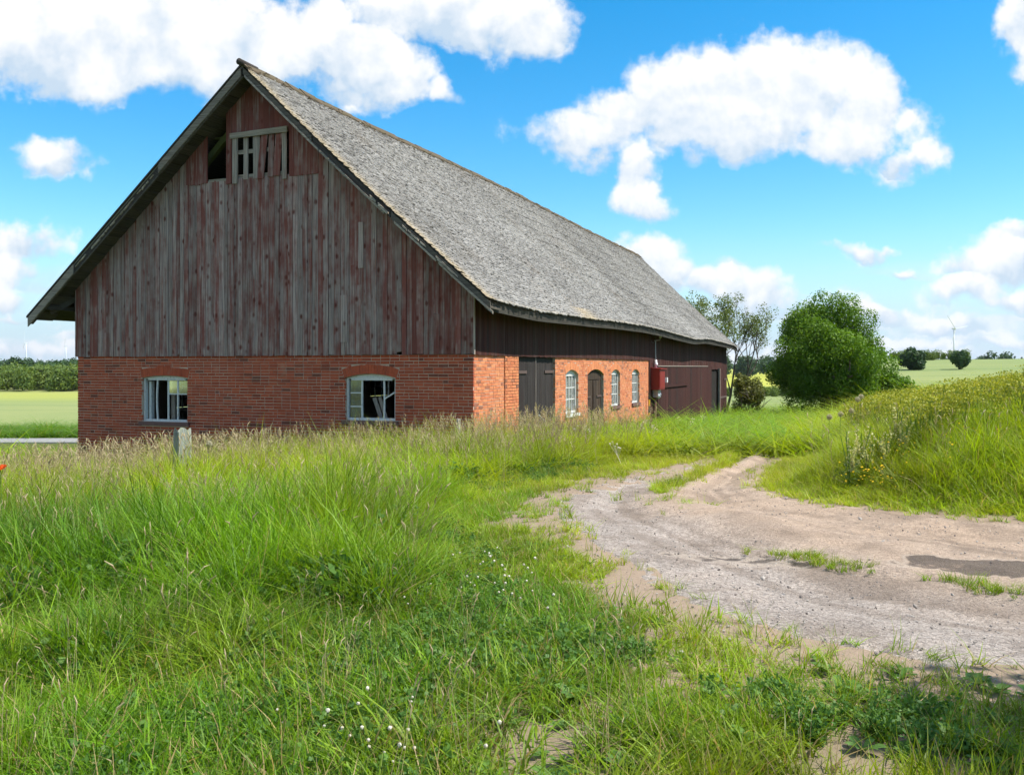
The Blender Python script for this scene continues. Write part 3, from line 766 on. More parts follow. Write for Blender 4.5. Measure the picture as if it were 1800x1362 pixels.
def lay(a0, a1, zb, ops, fn, wall, material, off=0., grass=None):
    """collect bricks: (screen size, eight corners, tint, wall, material)"""
    k0 = int(math.floor(zb / COURSE)); nco = int((ZT - zb) / COURSE)
    for k in range(nco):
        z0 = ZT - (k + 1) * COURSE + .007; z1 = ZT - k * COURSE - .007; zm = (z0 + z1) / 2
        a = a0 - (0 if k % 2 else .125); header_row = (k % 3 == 2)
        while a < a1:
            ln = .12 if header_row and False else (.25 if random.random() > .13 else .12)
            lo, hi = max(a, a0), min(a + ln, a1); a += ln + .014
            pieces = [(lo, hi)]
            for o in ops:
                zo = max(arch(o, min(max((lo + hi) / 2, o[0]), o[1])), 0)
                vz = o[3] + o[4] + .245 if o[4] > 0 else o[3]     # the arch bricks take this height
                blo, bhi = o[0], o[1]
                if zm >= o[3] and o[4] > 0:
                    oc = (o[0] + o[1]) / 2; oh = (o[1] - o[0]) / 2; rd = (oh * oh + o[4] ** 2) / (2 * o[4]); dz = zm - (o[3] + o[4] - rd)
                    hw = min(math.sqrt(max(0, (rd + .25) ** 2 - dz * dz)), dz * math.tan(math.asin(min(1, (oh + .03) / rd))) + .01); blo, bhi = oc - hw, oc + hw
                if o[2] - .11 < zm < vz:
                    npz = []
                    for (p, q) in pieces:
                        if q <= blo or p >= bhi: npz.append((p, q)); continue
                        if p < blo - .03: npz.append((p, blo - (.0 if zm < o[3] else .006)))
                        if q > bhi + .03: npz.append((bhi + (.0 if zm < o[3] else .006), q))
                    pieces = npz
            for (p, q) in pieces:
                if q - p < .03: continue
                d = random.uniform(-.004, .004) + off; j = .003
                dx0, dx1, dz0, dz1 = (random.uniform(-j, j) for _ in range(4))
                c8 = [fn(p + dx0, d, z0 + dz0), fn(q + dx1, d, z0 + dz0), fn(q, .06, z0), fn(p, .06, z0), fn(p + dx1, d + random.uniform(-.002, .003), z1 + dz1), fn(q - dx0, d + random.uniform(-.002, .003), z1 + dz1), fn(q, .06, z1), fn(p, .06, z1)]
                wv = barn_world(c8[0]); wv2 = barn_world(c8[5])
                dist = (wv - EYE).length
                sx = abs(wv.x / wv.y - wv2.x / wv2.y) * 1600
                vis = zm > (grass((p + q) / 2) if grass else -9)
                ALLBR.append((sx * 6 if vis else 0, c8, (random.random(), 0, random.random()), wall, material))
    # soldier-course arches
    for o in ops:
        if o[4] <= 0: continue
        c = (o[0] + o[1]) / 2; h = (o[1] - o[0]) / 2; rad = (h * h + o[4] ** 2) / (2 * o[4]); zc = o[3] + o[4] - rad
        am = math.asin(min(1, (h + .03) / rad)); nbk = int(2 * am * (rad + .1) / .079)
        for i in range(nbk):
            t0 = -am + 2 * am * i / nbk + .06 / nbk * am; t1 = -am + 2 * am * (i + 1) / nbk - .06 / nbk * am
            d = off + random.uniform(-.006, .002); r0, r1 = rad + .004, rad + .235 + random.uniform(-.008, .008)
            g = lambda t, r, dd: fn(c + r * math.sin(t), dd, zc + r * math.cos(t))
            c8 = [g(t0, r0, d), g(t1, r0, d), g(t1, r0, .06), g(t0, r0, .06), g(t0, r1, d), g(t1, r1, d), g(t1, r1, .06), g(t0, r1, .06)]
            ALLBR.append((90, c8, (random.random() * .6, 0, random.random() * .9), wall, material))


def barn_world(p): x, y, z = p; return Vector((-.92 + x * ct + y * st, 21.6 - x * st + y * ct, z))


fn_g = lambda a, d, z: (-a, d, z)               # near gable, face at s = 0
fn_s = lambda a, d, z: (-d, a, z)               # long side, face at u = 0
fn_l = lambda a, d, z: (-(W - d), a, z)         # far long side
fn_b = lambda a, d, z: (-a, L - d, z)           # far gable
wall_g = core(0.02, W - .02, -2.2, OP_G, fn_g, .30, 'brick_wall')
DD = (2.95, 6.1, -2.2, 1.95, 0)                # full-height gap of the double door
wall_s1 = core(.02, 2.95, -1.4, [], fn_s, .30, 'brick_wall')
wall_s2 = core(6.1, 18.6, -2.2, OP_S, fn_s, .30, 'brick_wall')
wall_l = core(.32, L, -2.4, OP_L, fn_l, .30, 'rear_brick_wall')
wall_b = core(.32, W - .32, -3, [], fn_b, .25, 'end_wall')
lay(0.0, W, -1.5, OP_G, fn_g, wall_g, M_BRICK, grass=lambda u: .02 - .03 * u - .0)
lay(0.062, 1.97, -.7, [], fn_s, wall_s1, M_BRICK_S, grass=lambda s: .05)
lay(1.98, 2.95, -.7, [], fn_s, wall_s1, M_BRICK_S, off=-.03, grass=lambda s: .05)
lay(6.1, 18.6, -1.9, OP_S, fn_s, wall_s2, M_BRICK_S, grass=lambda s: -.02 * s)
ALLBR.sort(key=lambda b: -b[0])
for b in ALLBR[:300]:
    mb = MB(); mb.hexa(b[1], b[2]); mb.build('brick', b[4], b[3])
for wl, mt in ((wall_g, M_BRICK), (wall_s1, M_BRICK_S), (wall_s2, M_BRICK_S)):
    mb = MB()
    for b in ALLBR[300:]:
        if b[3] is wl: mb.hexa(b[1], b[2])
    if mb.v: mb.build('brickwork', mt, wl, kind='stuff')

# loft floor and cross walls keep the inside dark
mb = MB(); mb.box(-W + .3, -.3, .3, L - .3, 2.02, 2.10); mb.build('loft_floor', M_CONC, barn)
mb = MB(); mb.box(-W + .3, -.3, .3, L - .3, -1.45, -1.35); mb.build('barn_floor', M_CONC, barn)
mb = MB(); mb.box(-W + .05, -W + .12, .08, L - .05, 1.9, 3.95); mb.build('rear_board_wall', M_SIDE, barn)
mb = MB()
for i in range(24):
    u0, u1 = W * i / 24, W * (i + 1) / 24
    mb.hexa([P(u0, L - .1, 1.8), P(u1, L - .1, 1.8), P(u1, L - .02, 1.8), P(u0, L - .02, 1.8), P(u0, L - .1, under(u0, L)), P(u1, L - .1, under(u1, L)), P(u1, L - .02, under(u1, L)), P(u0, L - .02, under(u0, L))])
mb.build('end_board_wall', M_SIDE, barn)
mb = MB()
for s in (.35, 10, 21, 31):
    mb.beam(P(.3, s, 1.95), P(W - .3, s, 1.95), .18, .2); mb.beam(P(6.2, s + .3, -1.3), P(6.2, s + .3, 1.9), .18, .18)
mb.build('floor_beam', M_DARK, barn)
mb = MB(); mb.beam(P(8.3, .25, 6.9), P(6.6, .25, 8.45), .14, .16); mb.beam(P(7.9, .3, 7.78), P(6.9, .3, 7.78), .08, .06)
mb.build('rafter', plain('mossy_beam', (.075, .085, .025), .95), barn)

# ---- gable boards
PLK = []
def gable_plank(u0, u1, z0, z1l=None, z1r=None, d=0., sk0=0., skt=0., c=None, th=.026, material=None, name='plank'):
    """vertical board between u0<u1; tops follow the roof unless given"""
    ua, ub = u0 + skt, u1 + skt
    za = under(ua) if z1r is None else z1r; zb = under(ub) if z1l is None else z1l
    e0, e1 = random.uniform(-.012, .012), random.uniform(-.012, .012)
    y = -.045 - d; y1 = y + th
    tw = random.uniform(-.004, .004)
    mb = MB(); c = c or (random.gauss(0, .12), random.uniform(-.25, .22), random.random())
    mb.hexa([P(u0 + sk0, y + tw, z0 + e0), P(u1 + sk0, y - tw, z0 + e1), P(u1 + sk0, y1, z0 + e1), P(u0 + sk0, y1, z0 + e0), P(ua, y + tw, za), P(ub, y - tw, zb), P(ub, y1, zb), P(ua, y1, za)], c)
    PLK.append(mb.build(name, material or M_GABLE, barn))


def paint(u, z):
    """weathering of the paint: more left under the roof and towards the right-hand end"""
    return .10 * sst(4.6, .8, u) + .16 * sst(6, 8, z) + .05 * sst(10, 12.4, u) + random.gauss(0, .075)


u = -.03; k = 0
while u < W + .03:
    wd = random.choice((.125, .14, .15, .16, .17, .19)); u1 = min(u + wd, W + .05); g = random.choice((.004, .005, .006, .014 if random.random() < .5 else .006))
    d = random.uniform(0, .018)
    um = (u + u1) / 2; zl = 1.87 + (.02 if um > 4 else .035)
    c = (paint(um, 4), random.uniform(-.22, .20), random.random())
    if 4.26 < um < 8.40: gable_plank(u, u1 - g, zl, 6.56, 6.56, d, c=c)
    elif .9 < um < 1.06 or 3.05 < um < 3.35:
        zz = random.uniform(2.6, 4.2); gable_plank(u, u1 - g, zl, zz - .003, zz - .003, d, c=c); gable_plank(u, u1 - g, zz, None, None, d, c=(c[0] + .05, c[1], random.random()))
    elif 1.85 < um < 2.0: gable_plank(u, u1 - g, 1.97, None, None, d, c=c)
    else: gable_plank(u, u1 - g, zl, None, None, d, c=c)
    u = u1
# loose short boards nailed over
gable_plank(3.42, 3.60, 2.22, 3.4, 3.4, .03, c=(-.2, .12, .2)); gable_plank(2.95, 3.09, 4.05, 5.2, 5.2, .03, c=(-.35, .2, .7))
# upper boards, lapped over the lower ones
u = 4.26
while u < 8.38:
    wd = random.choice((.13, .15, .17)); u1 = min(u + wd, 8.44); um = (u + u1) / 2
    c = (paint(um, 8) + .06, random.uniform(-.2, .1), random.random())
    hatch = 5.16 < um < 6.94; hole = 7.13 < um < 7.67
    if hatch: gable_plank(u, u1 - .004, 7.66, None, None, .03, c=c)
    elif hole:
        pass
    else: gable_plank(u, u1 - .004, 6.5 + random.uniform(-.02, .02), None, None, .03, c=c)
    u = u1
gable_plank(6.93, 7.10, 6.44, None, None, .05, c=(.25, -.05, .3))
# the broken hatch: lintel, jambs, bars and skewed slats
mb = MB(); mb.hexa([P(5.16, -.14, 7.63), P(6.95, -.14, 7.61), P(6.95, -.10, 7.61), P(5.16, -.10, 7.63), P(5.16, -.14, 7.78), P(6.95, -.14, 7.75), P(6.95, -.10, 7.75), P(5.16, -.10, 7.78)], (0, .1, .4))
mb.build('hatch_lintel', M_GREY, barn)
G = M_GREYZ
gable_plank(6.73, 6.90, 6.42, 7.62, 7.62, .05, c=(.12, .05, .1), material=G, name='hatch_jamb')
gable_plank(5.20, 5.34, 6.43, 7.63, 7.63, .05, c=(.10, .12, .5), material=G, name='hatch_jamb')
gable_plank(6.42, 6.56, 6.52, 7.62, 7.62, .02, c=(-.3, .0, .2), material=G, name='hatch_slat')
gable_plank(6.04, 6.26, 6.52, 7.62, 7.62, .03, sk0=-.02, c=(-.1, -.05, .9), material=G, name='hatch_slat')
gable_plank(5.92, 6.12, 6.50, 7.62, 7.62, .045, skt=-.13, c=(.2, .0, .6), material=M_GABLE, name='hatch_slat')
gable_plank(5.63, 5.79, 6.54, 7.62, 7.62, .035, skt=-.04, c=(.1, -.05, .15), material=M_GABLE, name='hatch_slat')
gable_plank(5.42, 5.62, 6.54, 7.62, 7.62, .05, skt=-.09, c=(.15, .1, .75), material=M_GABLE, name='hatch_slat')
mb = MB(); mb.box(-6.75, -5.3, -.04, -.015, 7.20, 7.31, (0, .0, .3)); mb.build('hatch_rail', M_GREY, barn)
mb = MB(); mb.box(-6.75, -5.3, -.04, -.015, 6.55, 6.66, (0, -.1, .6)); mb.build('hatch_rail', M_GREY, barn)
mb = MB(); mb.box(-7.7, -7.08, -.06, .12, 6.53, 6.60, (0, -.2, .6)); mb.build('hole_sill', M_GREY, barn)

# ---- long side boards: upper band over the brick, full height beyond it
def side_top(s): return float(np.interp(s, EV_S, EV_Z)) + .33
s = -.02; tail = MB()
while s < L:
    wd = random.choice((.14, .16, .18)); s1 = min(s + wd, L + .03); g = .005
    full = (s + s1) / 2 > 18.62; zb = gz1(*bw(0, s)) - .2 if full else 1.885 + random.uniform(-.012, .012)
    if full and 19.9 < (s + s1) / 2 < 38.2: zb = 1.45
    zt = side_top((s + s1) / 2); d = random.uniform(0, .01); x0 = .012 + d
    c = (random.gauss(0, .1), random.uniform(-.3, .25), random.random())
    p8 = [(x0, s, zb), (x0 + .024, s, zb), (x0 + .024, s1 - g, zb), (x0, s1 - g, zb), (x0, s, zt), (x0 + .024, s, zt), (x0 + .024, s1 - g, zt), (x0, s1 - g, zt)]
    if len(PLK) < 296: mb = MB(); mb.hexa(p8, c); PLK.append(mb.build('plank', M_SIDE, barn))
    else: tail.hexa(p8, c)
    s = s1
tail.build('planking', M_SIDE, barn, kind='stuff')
mb = MB(); mb.box(-.12, .008, .1, L - .02, 1.89, 3.5); mb.build('side_wall_backing', M_DARK, barn)
mb = MB(); mb.box(.036, .062, -.075, -.02, 1.90, 3.4, (.0, .25, .3)); mb.build('corner_board', M_GREYZ, barn)


def planked(parent, fn, a0, a1, z0, z1, wd, material, topfn=None, d=0.):
    a = a0
    while a < a1 - .02:
        b = min(a + wd * random.uniform(.85, 1.15), a1)
        if a1 - b < .05: b = a1
        ta, tb = (topfn(a), topfn(b)) if topfn else (z1, z1)
        dd = d + random.uniform(-.004, .004); e = random.uniform(-.02, .02)
        mb = MB(); mb.hexa([fn(a, dd, z0 + e), fn(b - .006, dd, z0 + e), fn(b - .006, dd + .03, z0 + e), fn(a, dd + .03, z0 + e), fn(a, dd, ta), fn(b - .006, dd, tb), fn(b - .006, dd + .03, tb), fn(a, dd + .03, ta)], (random.gauss(0, .12), random.uniform(-.3, .3), random.random()))
        mb.build('plank', material, parent); a = b


def bar(parent, name, fn, a0, a1, z0, z1, d0, d1, material, c=(0, 0, 0), **kw):
    mb = MB(); mb.hexa([fn(a0, d0, z0), fn(a1, d0, z0), fn(a1, d1, z0), fn(a0, d1, z0), fn(a0, d0, z1), fn(a1, d0, z1), fn(a1, d1, z1), fn(a0, d1, z1)], c)
    return mb.build(name, material, parent, **kw)


# double door, two tarred leaves slightly out of line
for (a0, a1, dd, lb) in ((2.97, 4.50, .05, None), (4.53, 6.08, .07, None)):
    dr = empty('door', parent=barn)
    planked(dr, fn_s, a0, a1, -1.0, 1.87, .19, M_DOOR, d=dd)
    h0, h1 = (a0, a0 + .75) if a0 < 4 else (a1 - .8, a1)
    bar(dr, 'strap_hinge', fn_s, h0, h1, 1.42, 1.50, dd - .03, dd - .006, M_IRON)
    bar(dr, 'strap_hinge', fn_s, h0, h1, -.35, -.27, dd - .03, dd - .006, M_IRON)
    bar(dr, 'back_board', fn_s, a0, a1, -1.0, 1.85, dd + .04, dd + .06, M_DARK)
bar(barn, 'door_post', fn_s, 4.47, 4.51, -.9, 1.86, .035, .06, M_GREYZ, (0, -.3, .2))
# arched small door
o = OP_S[1]; dr = empty('door', parent=barn)
planked(dr, fn_s, o[0] + .03, o[1] - .03, -1.5, 1.1, .20, M_DOORB, topfn=lambda a: min(1.16, arch(o, a) - .03), d=.10)
mb = MB()
for k in range(12):
    a, b = o[0] + (o[1] - o[0]) * k / 12, o[0] + (o[1] - o[0]) * (k + 1) / 12
    mb.hexa([fn_s(a, .085, 1.17), fn_s(b, .085, 1.17), fn_s(b, .13, 1.17), fn_s(a, .13, 1.17), fn_s(a, .085, arch(o, a) - .01), fn_s(b, .085, arch(o, b) - .01), fn_s(b, .13, arch(o, b) - .01), fn_s(a, .13, arch(o, a) - .01)])
mb.build('arched_head', M_DOORB, dr)
for h in (.55, -.75):
    bar(dr, 'strap_hinge', fn_s, o[0] + .04, o[0] + .6, h, h + .06, .07, .092, M_IRON); bar(dr, 'strap_hinge', fn_s, o[1] - .6, o[1] - .04, h, h + .06, .07, .092, M_IRON)
bar(dr, 'closing_strip', fn_s, 10.42, 10.50, -1.5, 1.15, .065, .092, M_DOORB, (0, .2, .4))


def white_window(o, fn, d, cols, rows, glass, missing=(), head=None):
    """window > frame, sash bars, panes, sill"""
    wn_ = empty('window', parent=barn); a0, a1, z0, zs, r = o; f = .075
    mb = MB(); n = 12
    for (p, q) in ((a0, a0 + f), (a1 - f, a1)):
        mb.hexa([fn(p + .004, d, z0), fn(q, d, z0), fn(q, d + .07, z0), fn(p + .004, d + .07, z0), fn(p + .004, d, zs), fn(q, d, zs), fn(q, d + .07, zs), fn(p + .004, d + .07, zs)])
    mb.hexa([fn(a0 + f, d, z0), fn(a1 - f, d, z0), fn(a1 - f, d + .07, z0), fn(a0 + f, d + .07, z0), fn(a0 + f, d, z0 + f), fn(a1 - f, d, z0 + f), fn(a1 - f, d + .07, z0 + f), fn(a0 + f, d + .07, z0 + f)])
    hb = zs - .05 if head is None else head
    for k in range(n):
        a, b = a0 + (a1 - a0) * k / n, a0 + (a1 - a0) * (k + 1) / n
        l0 = zs if (k == 0 or k == n - 1) else hb
        if k == 0: a += .004
        if k == n - 1: b -= .004
        mb.hexa([fn(a, d + .002, l0), fn(b, d + .002, l0), fn(b, d + .06, l0), fn(a, d + .06, l0), fn(a, d + .002, arch(o, a) - .006), fn(b, d + .002, arch(o, b) - .006), fn(b, d + .06, arch(o, b) - .006), fn(a, d + .06, arch(o, a) - .006)])
    mb.build('frame', M_WHITE, wn_)
    i0, i1, j0, j1 = a0 + f, a1 - f, z0 + f, hb
    for k in range(1, cols):
        a = i0 + (i1 - i0) * k / cols; bar(wn_, 'glazing_bar', fn, a - .018, a + .018, j0, j1, d + .014, d + .05, M_WHITE)
    for k in range(1, rows):
        z = j0 + (j1 - j0) * k / rows; bar(wn_, 'glazing_bar', fn, i0, i1, z - .016, z + .016, d + .018, d + .046, M_WHITE)
    for i in range(cols):
        for j in range(rows):
            if (i, j) in missing: continue
            pa, pb = i0 + (i1 - i0) * i / cols + .018, i0 + (i1 - i0) * (i + 1) / cols - .018; pc, pd = j0 + (j1 - j0) * j / rows + .016, j0 + (j1 - j0) * (j + 1) / rows - .016
            bar(wn_, 'pane', fn, pa, pb, pc, pd, d + .030, d + .034, glass)
    return wn_


for i, o in enumerate((OP_S[0], OP_S[2], OP_S[3])):
    wn_ = white_window(o, fn_s, .09, 4, 3, M_GLASS_D)
    bar(wn_, 'sill', fn_s, o[0] - .06, o[1] + .06, o[2] - .10, o[2], -.05, .12, M_WHITE if i == 0 else M_SILL)
for o in OP_L: white_window(o, fn_l, .1, 3, 3, M_GLASS)


def gable_window(o, vbars, hbars, panes, extra=None):
    wn_ = empty('window', parent=barn); a0, a1, z0, zs, r = o; f = .056; d = .075
    mb = MB(); n = 12
    for (p, q) in ((a0, a0 + f), (a1 - f, a1)):
        mb.hexa([fn_g(p + .006, d, z0), fn_g(q, d, z0), fn_g(q, d + .10, z0), fn_g(p + .006, d + .10, z0), fn_g(p + .006, d, zs - .02), fn_g(q, d, zs - .02), fn_g(q, d + .10, zs - .02), fn_g(p + .006, d + .10, zs - .02)])
    mb.hexa([fn_g(a0 + f, d, z0), fn_g(a1 - f, d, z0), fn_g(a1 - f, d + .1, z0), fn_g(a0 + f, d + .1, z0), fn_g(a0 + f, d, z0 + .06), fn_g(a1 - f, d, z0 + .06), fn_g(a1 - f, d + .1, z0 + .06), fn_g(a0 + f, d + .1, z0 + .06)])
    for k in range(n):
        a, b = a0 + .006 + (a1 - a0 - .012) * k / n, a0 + .006 + (a1 - a0 - .012) * (k + 1) / n
        hb = zs - .02 if k in (0, n - 1) else zs - .065
        mb.hexa([fn_g(a, d + .003, hb), fn_g(b, d + .003, hb), fn_g(b, d + .09, hb), fn_g(a, d + .09, hb), fn_g(a, d + .003, arch(o, a) - .008), fn_g(b, d + .003, arch(o, b) - .008), fn_g(b, d + .09, arch(o, b) - .008), fn_g(a, d + .09, arch(o, a) - .008)])
    mb.build('frame', M_WHITE, wn_)
    bar(wn_, 'sill', fn_g, a0 - .08, a1 + .08, z0 - .105, z0 - .004, -.06, .14, M_SILL)
    for (a, za, zb, bend) in vbars:
        mb = MB(); zz = np.linspace(za, zb, 5)
        for k in range(4):
            x0, x1 = a + bend * math.sin(k * .8), a + bend * math.sin((k + 1) * .8)
            mb.hexa([fn_g(x0 - .02, d + .02, zz[k]), fn_g(x0 + .02, d + .02, zz[k]), fn_g(x0 + .02, d + .06, zz[k]), fn_g(x0 - .02, d + .06, zz[k]), fn_g(x1 - .02, d + .02, zz[k + 1]), fn_g(x1 + .02, d + .02, zz[k + 1]), fn_g(x1 + .02, d + .06, zz[k + 1]), fn_g(x1 - .02, d + .06, zz[k + 1])])
        mb.build('glazing_bar', M_WHITE, wn_)
    for (a, b, za, zb) in hbars:
        mb = MB(); mb.beam(fn_g(a, d + .04, za), fn_g(b, d + .04, zb), .035, .032); mb.build('glazing_bar', M_WHITE, wn_)
    for (a, b, za, zb) in panes: bar(wn_, 'pane', fn_g, a, b, za, zb, d + .036, d + .040, M_GLASS)
    return wn_


o = OP_G[1]   # left window: sash gone from half of it
wl_ = gable_window(o, [(9.57, .16, 1.24, .03), (9.20, .16, 1.24, 0.), (8.87, .16, 1.24, 0.)], [(8.55, 9.20, .86, .86)], [(8.55, 8.85, .88, 1.22), (8.89, 9.18, .88, 1.22)])
bar(wl_, 'inner_jamb', fn_g, 9.86, 9.94, .16, 1.2, .18, .29, M_WHITE); bar(wl_, 'inner_post', fn_g, 9.06, 9.18, .16, 1.2, .20, .26, M_GREYZ, (0, -.2, .3))
o = OP_G[0]
wr_ = gable_window(o, [(3.08, .33, 1.27, .008), (2.46, .33, 1.27, -.01)], [(3.09, 3.42, .95, .95), (3.09, 3.42, .61, .61), (2.17, 2.46, .97, .80)],
                   [(3.10, 3.42, .34, .59), (3.10, 3.42, .63, .93), (3.10, 3.42, .97, 1.26)])

# boards leaning inside the right-hand gable window
def world_from_barn(u, s, z): x, y = bw(u, s); return (x, y, z)
for (u0, u1, z1, wd, lb) in ((2.72, 2.95, .82, .10, 'pale weathered board leaning left inside the open gable window'), (2.60, 2.80, .84, .085, 'narrow weathered board leaning beside a wider one inside the gable window')):
    mb = MB(); a, b = Vector(world_from_barn(u0 - .18, .55, -.35)), Vector(world_from_barn(u1, .48, z1)); mb.beam(a, b, wd, .04, (0, .2, random.random()), up=(0, 1, 0))
    mb.build('leaning_board', M_GREYZ, label=lb, cat='board')

# ---- red boarded far part: big sliding door, doorway closed by a dark shade panel, end leaf
dr = empty('sliding_door', parent=barn, label='broad brown-red sliding door of upright boards')
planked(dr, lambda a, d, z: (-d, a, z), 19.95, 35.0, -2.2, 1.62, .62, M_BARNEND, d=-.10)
bar(dr, 'rail', fn_s, 19.95, 33.5, 1.62, 1.66, -.13, -.06, M_GREYZ, (0, .0, .4))
bar(dr, 'cross_bar', fn_s, 20.6, 27., .66, .76, -.16, -.12, M_BARNEND)
bar(barn, 'doorway_shade_panel', fn_s, 35.0, 37.9, -2.4, 1.55, .05, .08, M_DARK, (0, -.6, .1))  # dark panel stands in for the shade inside the open doorway
dr = empty('open_door', parent=barn)
planked(dr, fn_s, 37.9, 41.5, -2.4, 1.1, .45, M_BARNEND, d=-.04)
bar(dr, 'hinge', fn_s, 38., 41.4, -.4, -.28, -.08, -.045, M_IRON); bar(dr, 'hinge', fn_s, 40.2, 41.5, .75, .86, -.08, -.045, M_IRON)
bar(dr, 'edge_board', fn_s, 37.85, 38.05, -2.4, 1.5, -.16, -.045, M_GREYZ, (0, -.2, .3))

# ------------------------------------------------------------------ fittings by the barn wall
bx = empty('meter_cabinet', world_from_barn(0, 19.4, 0), R(-TH), label='dark red metal electricity cabinet fixed at the end of the brick wall', cat='cabinet')
mb = MB(); mb.box(.02, .42, -.55, .55, .62, 1.52); mb.build('body', M_REDBOX, bx)
mb = MB(); mb.hexa([(.0, -.6, 1.52), (.5, -.6, 1.50), (.5, .6, 1.50), (.0, .6, 1.52), (.0, -.6, 1.58), (.5, -.6, 1.53), (.5, .6, 1.53), (.0, .6, 1.58)]); mb.build('lid', M_REDBOX, bx)
mb = MB(); mb.box(.425, .44, -.5, .5, .68, 1.46); mb.build('door', M_REDBOX, bx)
mb = MB(); mb.box(.30, .52, .57, .76, .92, 1.14); mb.build('switch_box', M_PORC, bx)
mb = MB(); mb.box(.06, .3, -.25, .3, .28, .6); mb.ball((.25, -.1, .33), .12, 8, 6); mb.ball((.25, .18, .40), .1, 8, 6); mb.build('meter', M_STEEL, bx)
mb = MB(); mb.tube([(.12, 0, .3), (.12, 0, -1.6)], .05, 8); mb.build('conduit', plain('brown_conduit', (.28, .14, .10), .7), bx)
mb = MB(); mb.tube([(.15, 0, 1.56), (.15, -.02, 1.9)], .055, 8); mb.ball((.15, 0, 1.72), .09, 8, 6); mb.build('insulator', M_PORC, bx, sm=True)
mb = MB(); mb.tube([(.14, 0, 1.9), (.12, .03, 2.4), (.12, .05, 2.75)], .018, 5); mb.build('supply_cable', M_STEEL, bx)
hk = empty('cable_hook', world_from_barn(0, 19.4, 2.75), R(-TH), label='small grey cable bracket with looped wire under the eaves', cat='cable bracket')
mb = MB(); mb.tube([(.05, .1, .0), (.3, .1, .02), (.32, .1, .12)], .022, 6); mb.build('bracket', M_STEEL, hk)
mb = MB(); mb.ball((.32, .1, .16), .06, 8, 6); mb.build('insulator', M_PORC, hk)
mb = MB(); mb.tube([(.1 + .02 * math.sin(k), .1 + .42 * math.sin(k * .7) - .4, .05 + .16 * math.cos(k * .7)) for k in range(10)], .012, 5); mb.build('wire_loop', M_BLACK, hk)
mp = empty('marker_post', world_from_barn(-.12, 18.2, gz1(*bw(-.12, 18.2))), R(-TH), label='thin yellow and black marker post against the brick wall end', cat='marker post')
for k in range(6):
    mb = MB(); mb.tube([(0, 0, k * .28), (0, 0, k * .28 + .28)], .04, 8); mb.build('band', M_YELLOW if k % 2 == 0 else M_BLACK, mp)
mb = MB(); x, y = bw(-.35, 4.6); z = gz1(x, y); x2, y2 = bw(-.25, 3.9)
mb.tube([(x + .3, y + 1.0, z + .25), (x2, y2, z + .95)], [.035, .03], 6); mb.build('loose_stick', M_PALEPOST, label='pale stick leaning in the grass at the foot of the dark double door', cat='stick')

# old fence posts standing in the grass
def fence_post(x, y, top, r, label, material, lean=(0, 0)):
    z = gz1(x, y); mb = MB(); n = 12; H = top - z
    for k in range(n):
        a0, a1 = 2 * math.pi * k / n, 2 * math.pi * (k + 1) / n
    zz = [z - .2, z + H * .3, z + H * .65, top - .03, top]
    o = len(mb.v)
    for i, q in enumerate(zz):
        for k in range(n):
            a = 2 * math.pi * k / n; rr = r * (1 + .13 * math.sin(k * 2.3) + .06 * math.sin(k * 5.1)) * (1 - .03 * i)
            mb.v.append((x + rr * math.cos(a) + lean[0] * (q - z), y + rr * math.sin(a) + lean[1] * (q - z), q + (.05 * math.sin(k * 1.9 + 1) if i == 4 else 0))); mb.c.append((0, .1, .4))
    for i in range(4):
        for k in range(n): a = o + i * n + k; b = o + i * n + (k + 1) % n; mb.f.append((a, b, b + n, a + n))
    mb.f.append(tuple(o + 4 * n + k for k in range(n)))
    return mb.build('fence_post', material, label=label, cat='fence post')
M_POSTG = wood_mat('lichen_post_wood', (.25, .26, .22), (.16, .18, .12), .45, knots=False)
fence_post(-5.65, 15.6, .52, .155, 'thick grey lichen-stained wooden post in tall grass below the left gable window', M_POSTG)
fence_post(-1.22, 20.3, .42, .05, 'thin pale wooden post before the right corner of the brick gable', M_PALEPOST, (.03, 0))

# ------------------------------------------------------------------ wind turbines
def turbine(x, y, zb, hub, bl, yaw, ang, label):
    t_ = empty('wind_turbine', (x, y, zb), yaw, label=label, cat='wind turbine', group='wind turbines on the horizon')
    mb = MB(); mb.tube([(0, 0, 0), (0, 0, hub * .5), (0, 0, hub)], [2.6, 2.1, 1.4], 14); mb.build('tower', M_TURB, t_, sm=True)
    mb = MB(); mb.box(-1.8, 1.8, -4.5, 6, hub - 1.6, hub + 2.2); mb.build('nacelle', M_TURB, t_)
    mb = MB(); mb.ball((0, -5.4, hub + .3), 1.7, 10, 8); mb.build('hub', M_TURB, t_, sm=True)
    for k in range(3):
        a = ang + k * 2 * math.pi / 3; dx, dz = math.cos(a), math.sin(a)
        mb = MB(); ps = [(1.2, 1.1), (6, 1.9), (bl * .5, 1.3), (bl, .35)]
        V = []
        for (r, wd) in ps:
            for (e, yy) in ((-wd * .5, -5.1), (wd * .9, -5.1), (wd * .9, -5.6), (-wd * .5, -5.9)):
                V.append((r * dx - e * dz, yy, hub + .3 + r * dz + e * dx))
        mb.add(V, [(i * 4 + j, i * 4 + (j + 1) % 4, i * 4 + 4 + (j + 1) % 4, i * 4 + 4 + j) for i in range(3) for j in range(4)] + [(0, 1, 2, 3), (12, 13, 14, 15)])
        mb.build('blade', M_TURB, t_)
def tp(px, d): return (px - 900) / 1600 * d
turbine(tp(1677, 2450), 2450, -8, 112, 45, .35, R(130), 'white wind turbine on the right above a dark round tree')
turbine(tp(46, 3300), 3300, -8, 95, 45, -.95, R(88), 'taller white wind turbine at the far left edge')
turbine(tp(116, 3900), 3900, -8, 97, 42, -1.0, R(60), 'smaller white wind turbine close to the left gable corner')

